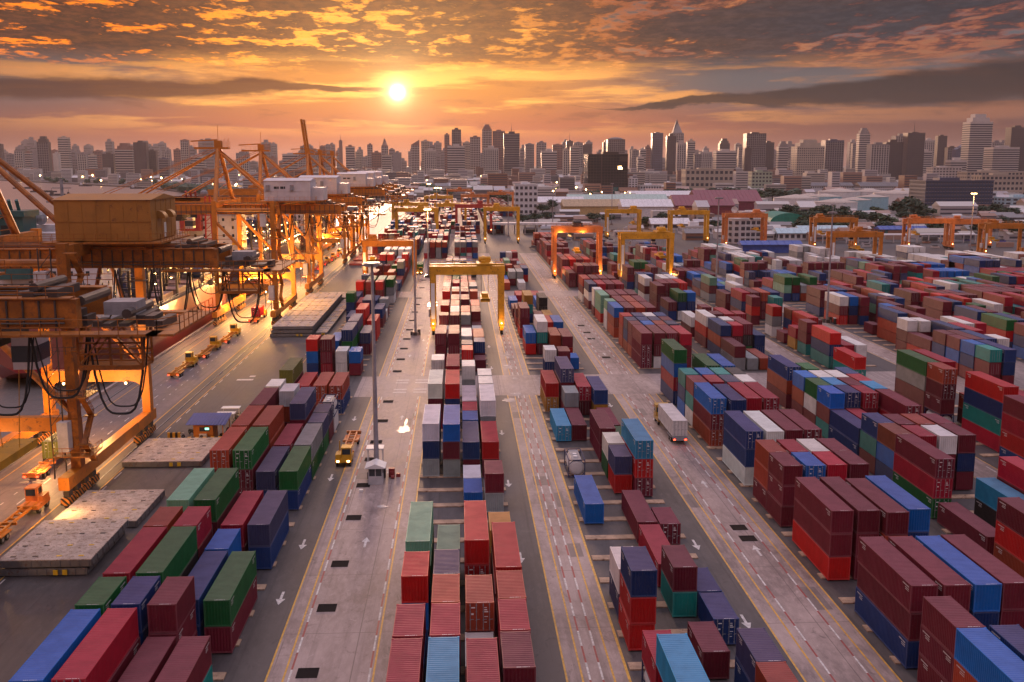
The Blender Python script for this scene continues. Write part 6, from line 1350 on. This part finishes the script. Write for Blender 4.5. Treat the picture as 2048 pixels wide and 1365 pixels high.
# ------------------------------------------------------------------ trees
def leafmat(name, c_):
    m = bpy.data.materials.new(name); m.use_nodes = True; t_ = m.node_tree; V.nt = t_; b = t_.nodes['Principled BSDF']; gm = t_.nodes.new('ShaderNodeNewGeometry')
    cc = mixc(noise(V(gm.outputs['Position']), .35, 4, .6).step(.35, .65), tuple(x * .6 for x in c_), tuple(x * 1.5 for x in c_)); t_.links.new(cc.k, b.inputs['Base Color']); b.inputs['Roughness'].default_value = .7; return m
lf = leafmat('leaves', (.045, .075, .03)); lf2 = leafmat('leaves_dark', (.03, .055, .03)); bark = mat('bark', (.09, .06, .045), .8)
def crown(seed, n=520):
    k = random.Random(seed); m = MB(); cl = [(k.uniform(-.6, .6), k.uniform(-.6, .6), k.uniform(-.25, .5), k.uniform(.3, .55)) for _ in range(9)]
    for _ in range(n):
        cx, cy, cz, cr = k.choice(cl); u, v = k.uniform(0, 6.283), k.uniform(-.6, 1); q_ = math.sqrt(max(0, 1 - v * v)); rr = cr * k.uniform(.75, 1.06)
        p = Vector((cx + rr * q_ * math.cos(u), cy + rr * q_ * math.sin(u), cz + rr * v * .85)); s_ = k.uniform(.06, .13); a = Vector((k.uniform(-1, 1), k.uniform(-1, 1), k.uniform(-.4, .4))).normalized() * s_; b = Vector((k.uniform(-1, 1), k.uniform(-1, 1), k.uniform(-1, 1))).normalized() * s_
        m.quad(tuple(p - a - b), tuple(p + a - b), tuple(p + a + b), tuple(p - a + b))
    for cx, cy, cz, cr in cl: m.ball((cx, cy, cz), cr * .72, 8, sz=.8)
    return m
crowns = [crown(s_).mesh('crown', lf if s_ % 2 else lf2) for s_ in range(5)]
tm = MB(); tm.tube((0, 0, 0), (0, 0, .5), .05, 8, .035); tm.tube((0, 0, .45), (.2, .1, .8), .03, 6, .012); tm.tube((0, 0, .45), (-.2, -.05, .85), .03, 6, .012); tm.tube((0, 0, .42), (.02, .22, .8), .025, 6, .01); tmm = tm.mesh('trunk', bark)
def tree(px_, Y, h_, label, wd=1.0):
    r = empty('tree', (spot(px_, Y), Y, 0), label, 'tree', 'trees between the sheds'); s_ = px_ % 5
    o = put('trunk', tmm, r); o.scale = (h_, h_, h_); o = put('crown', crowns[int(s_)], r); q_ = h_ * .55; o.scale = (q_ * wd, q_ * wd, q_ * .95); o.location = (0, 0, h_ * .50)
TR = [(1580, 760, 15, 'rounded dark tree in front of the large pointed oil tank', 1.1), (1556, 780, 11, 'small tree left of the rounded dark tree', 1), (1607, 740, 12, 'tree behind the left end of the rust-yellow gantry', 1.2), (1632, 750, 12, 'bushy tree right of the pointed oil tank', 1.3), (1660, 745, 13, 'spreading tree below the white front tank', 1.3), (1690, 740, 12, 'tree with lamp beside it below the tanks', 1.2),
      (1722, 760, 11, 'low tree below the bright blue tank', 1.3), (1752, 720, 12, 'tree between the tanks and the blue roof', 1.2), (1776, 690, 12, 'broad tree left of the yellow-legged orange gantry', 1.3), (1800, 800, 16, 'tall dark tree left of the dark blue flats', 1.1), (1822, 830, 20, 'tallest dark tree beside the dark blue flats', 1.1), (1840, 780, 15, 'dark tree at the foot of the dark blue flats', 1.1), (1812, 760, 11, 'shrubby tree in front of the tall dark ones', 1.4),
      (1905, 860, 9, 'small round tree before the dark blue flats', 1), (1880, 620, 11, 'tree behind the orange gantry at right', 1.4), (1995, 850, 12, 'tree between the two blue blocks', 1.2), (2025, 840, 9, 'hedge-like tree before the pale blue flats', 2), (2030, 600, 12, 'dark tree at the right edge behind the gantry', 1.5), (1965, 610, 10, 'tree under the rightmost gantry beam', 1.3),
      (1085, 900, 10, 'tree right of the white five storey block', 1.3), (1105, 960, 12, 'dark tree left of the yellow warehouse', 1.3), (1128, 1020, 12, 'dark tree behind the yellow warehouse left end', 1.4), (1150, 1050, 11, 'tree left of the glass cube', 1.4), (1045, 760, 8, 'low tree by the gate canopy', 1.6), (1070, 780, 8, 'second low tree by the gate canopy', 1.5), (1095, 800, 8, 'third low tree by the gate canopy', 1.4), (1016, 1100, 14, 'tree left of the white five storey block', 1.5), (990, 1200, 14, 'far tree left of centre', 1.6), (900, 1300, 14, 'far tree above the small gantries', 2),
      (1340, 1250, 14, 'left one of the dark trees below the pointed tower', 1.8), (1365, 1260, 15, 'middle one of the dark trees below the pointed tower', 1.8), (1390, 1250, 13, 'right one of the dark trees below the pointed tower', 1.8), (1430, 1280, 15, 'dark tree below the banded white tower', 1.7), (1460, 1270, 16, 'second dark tree below the banded white tower', 1.7), (1490, 1180, 14, 'dark tree left of the pale green office', 1.7), (1520, 1160, 15, 'dark tree in front of the pale green office', 1.7), (1545, 1200, 17, 'dark tree right of the pale green office', 1.7), (1570, 1180, 14, 'dark tree left of the long white block', 1.6),
      (1300, 720, 7, 'small tree between the two yellow gantries', 1.3), (1215, 760, 8, 'tree left of the yellow gantry near the warehouse', 1.4), (1185, 780, 8, 'shrub tree before the yellow warehouse', 1.5), (1430, 680, 8, 'tree between the maroon shed and the orange gantry', 1.3)]
for k in range(26):
    r_ = random.Random(k + 90); TR.append((r_.choice((1310, 1560, 1600, 1640, 1700, 1760, 1840, 1990)) + r_.randint(-24, 24), r_.choice((640, 690, 770, 830)) + r_.randint(0, 60), r_.uniform(7, 12), 'leafy tree, %s from the left of the low trees beyond the gantries' % ORD[k], r_.uniform(1.1, 1.6)))
low_ = sorted(TR[-26:]); TR[-26:] = [(a_[0], a_[1], a_[2], 'leafy tree, %s from the left of the low trees beyond the gantries' % ORD[k], a_[4]) for k, a_ in enumerate(low_)]
for a_ in TR: tree(*a_)
# far-off tree masses
ft = bpy.data.meshes.new('far_tree_mass'); mv = MB(); rn = random.Random(5)
for k in range(420):
    Y = rn.uniform(1300, 2900); x = spot(rn.uniform(-40, 2090), Y)
    if x < bankx(Y) + 10: continue
    for j in range(4): mv.ball((x + rn.uniform(-14, 14), Y + rn.uniform(-9, 9), rn.uniform(2, 8)), rn.uniform(4, 8), 6, sz=.8)
for k in range(60):
    Y = rn.uniform(1330, 1900); x = bankx(Y) + rn.uniform(6, 40)
    for j in range(4): mv.ball((x + rn.uniform(-14, 14), Y + rn.uniform(-9, 9), rn.uniform(2, 7)), rn.uniform(4, 8), 6, sz=.8)
o = mv.build('distant_trees', lf2); o['kind'] = 'stuff'

# ------------------------------------------------------------------ haze over the whole scene
hb = MB(); hb.box(-13500, 15000, -320, 14500, -5.2, 215.0); o = hb.build('haze', [])
o.data.materials.clear(); hm = bpy.data.materials.new('haze'); hm.use_nodes = True; nt = hm.node_tree; nt.nodes.clear()
vo = nt.nodes.new('ShaderNodeVolumePrincipled'); vo.inputs['Density'].default_value = HAZE; vo.inputs['Color'].default_value = (.92, .84, .84, 1); vo.inputs['Anisotropy'].default_value = .35
mo = nt.nodes.new('ShaderNodeOutputMaterial'); nt.links.new(vo.outputs[0], mo.inputs['Volume']); o.data.materials.append(hm); o['kind'] = 'stuff'
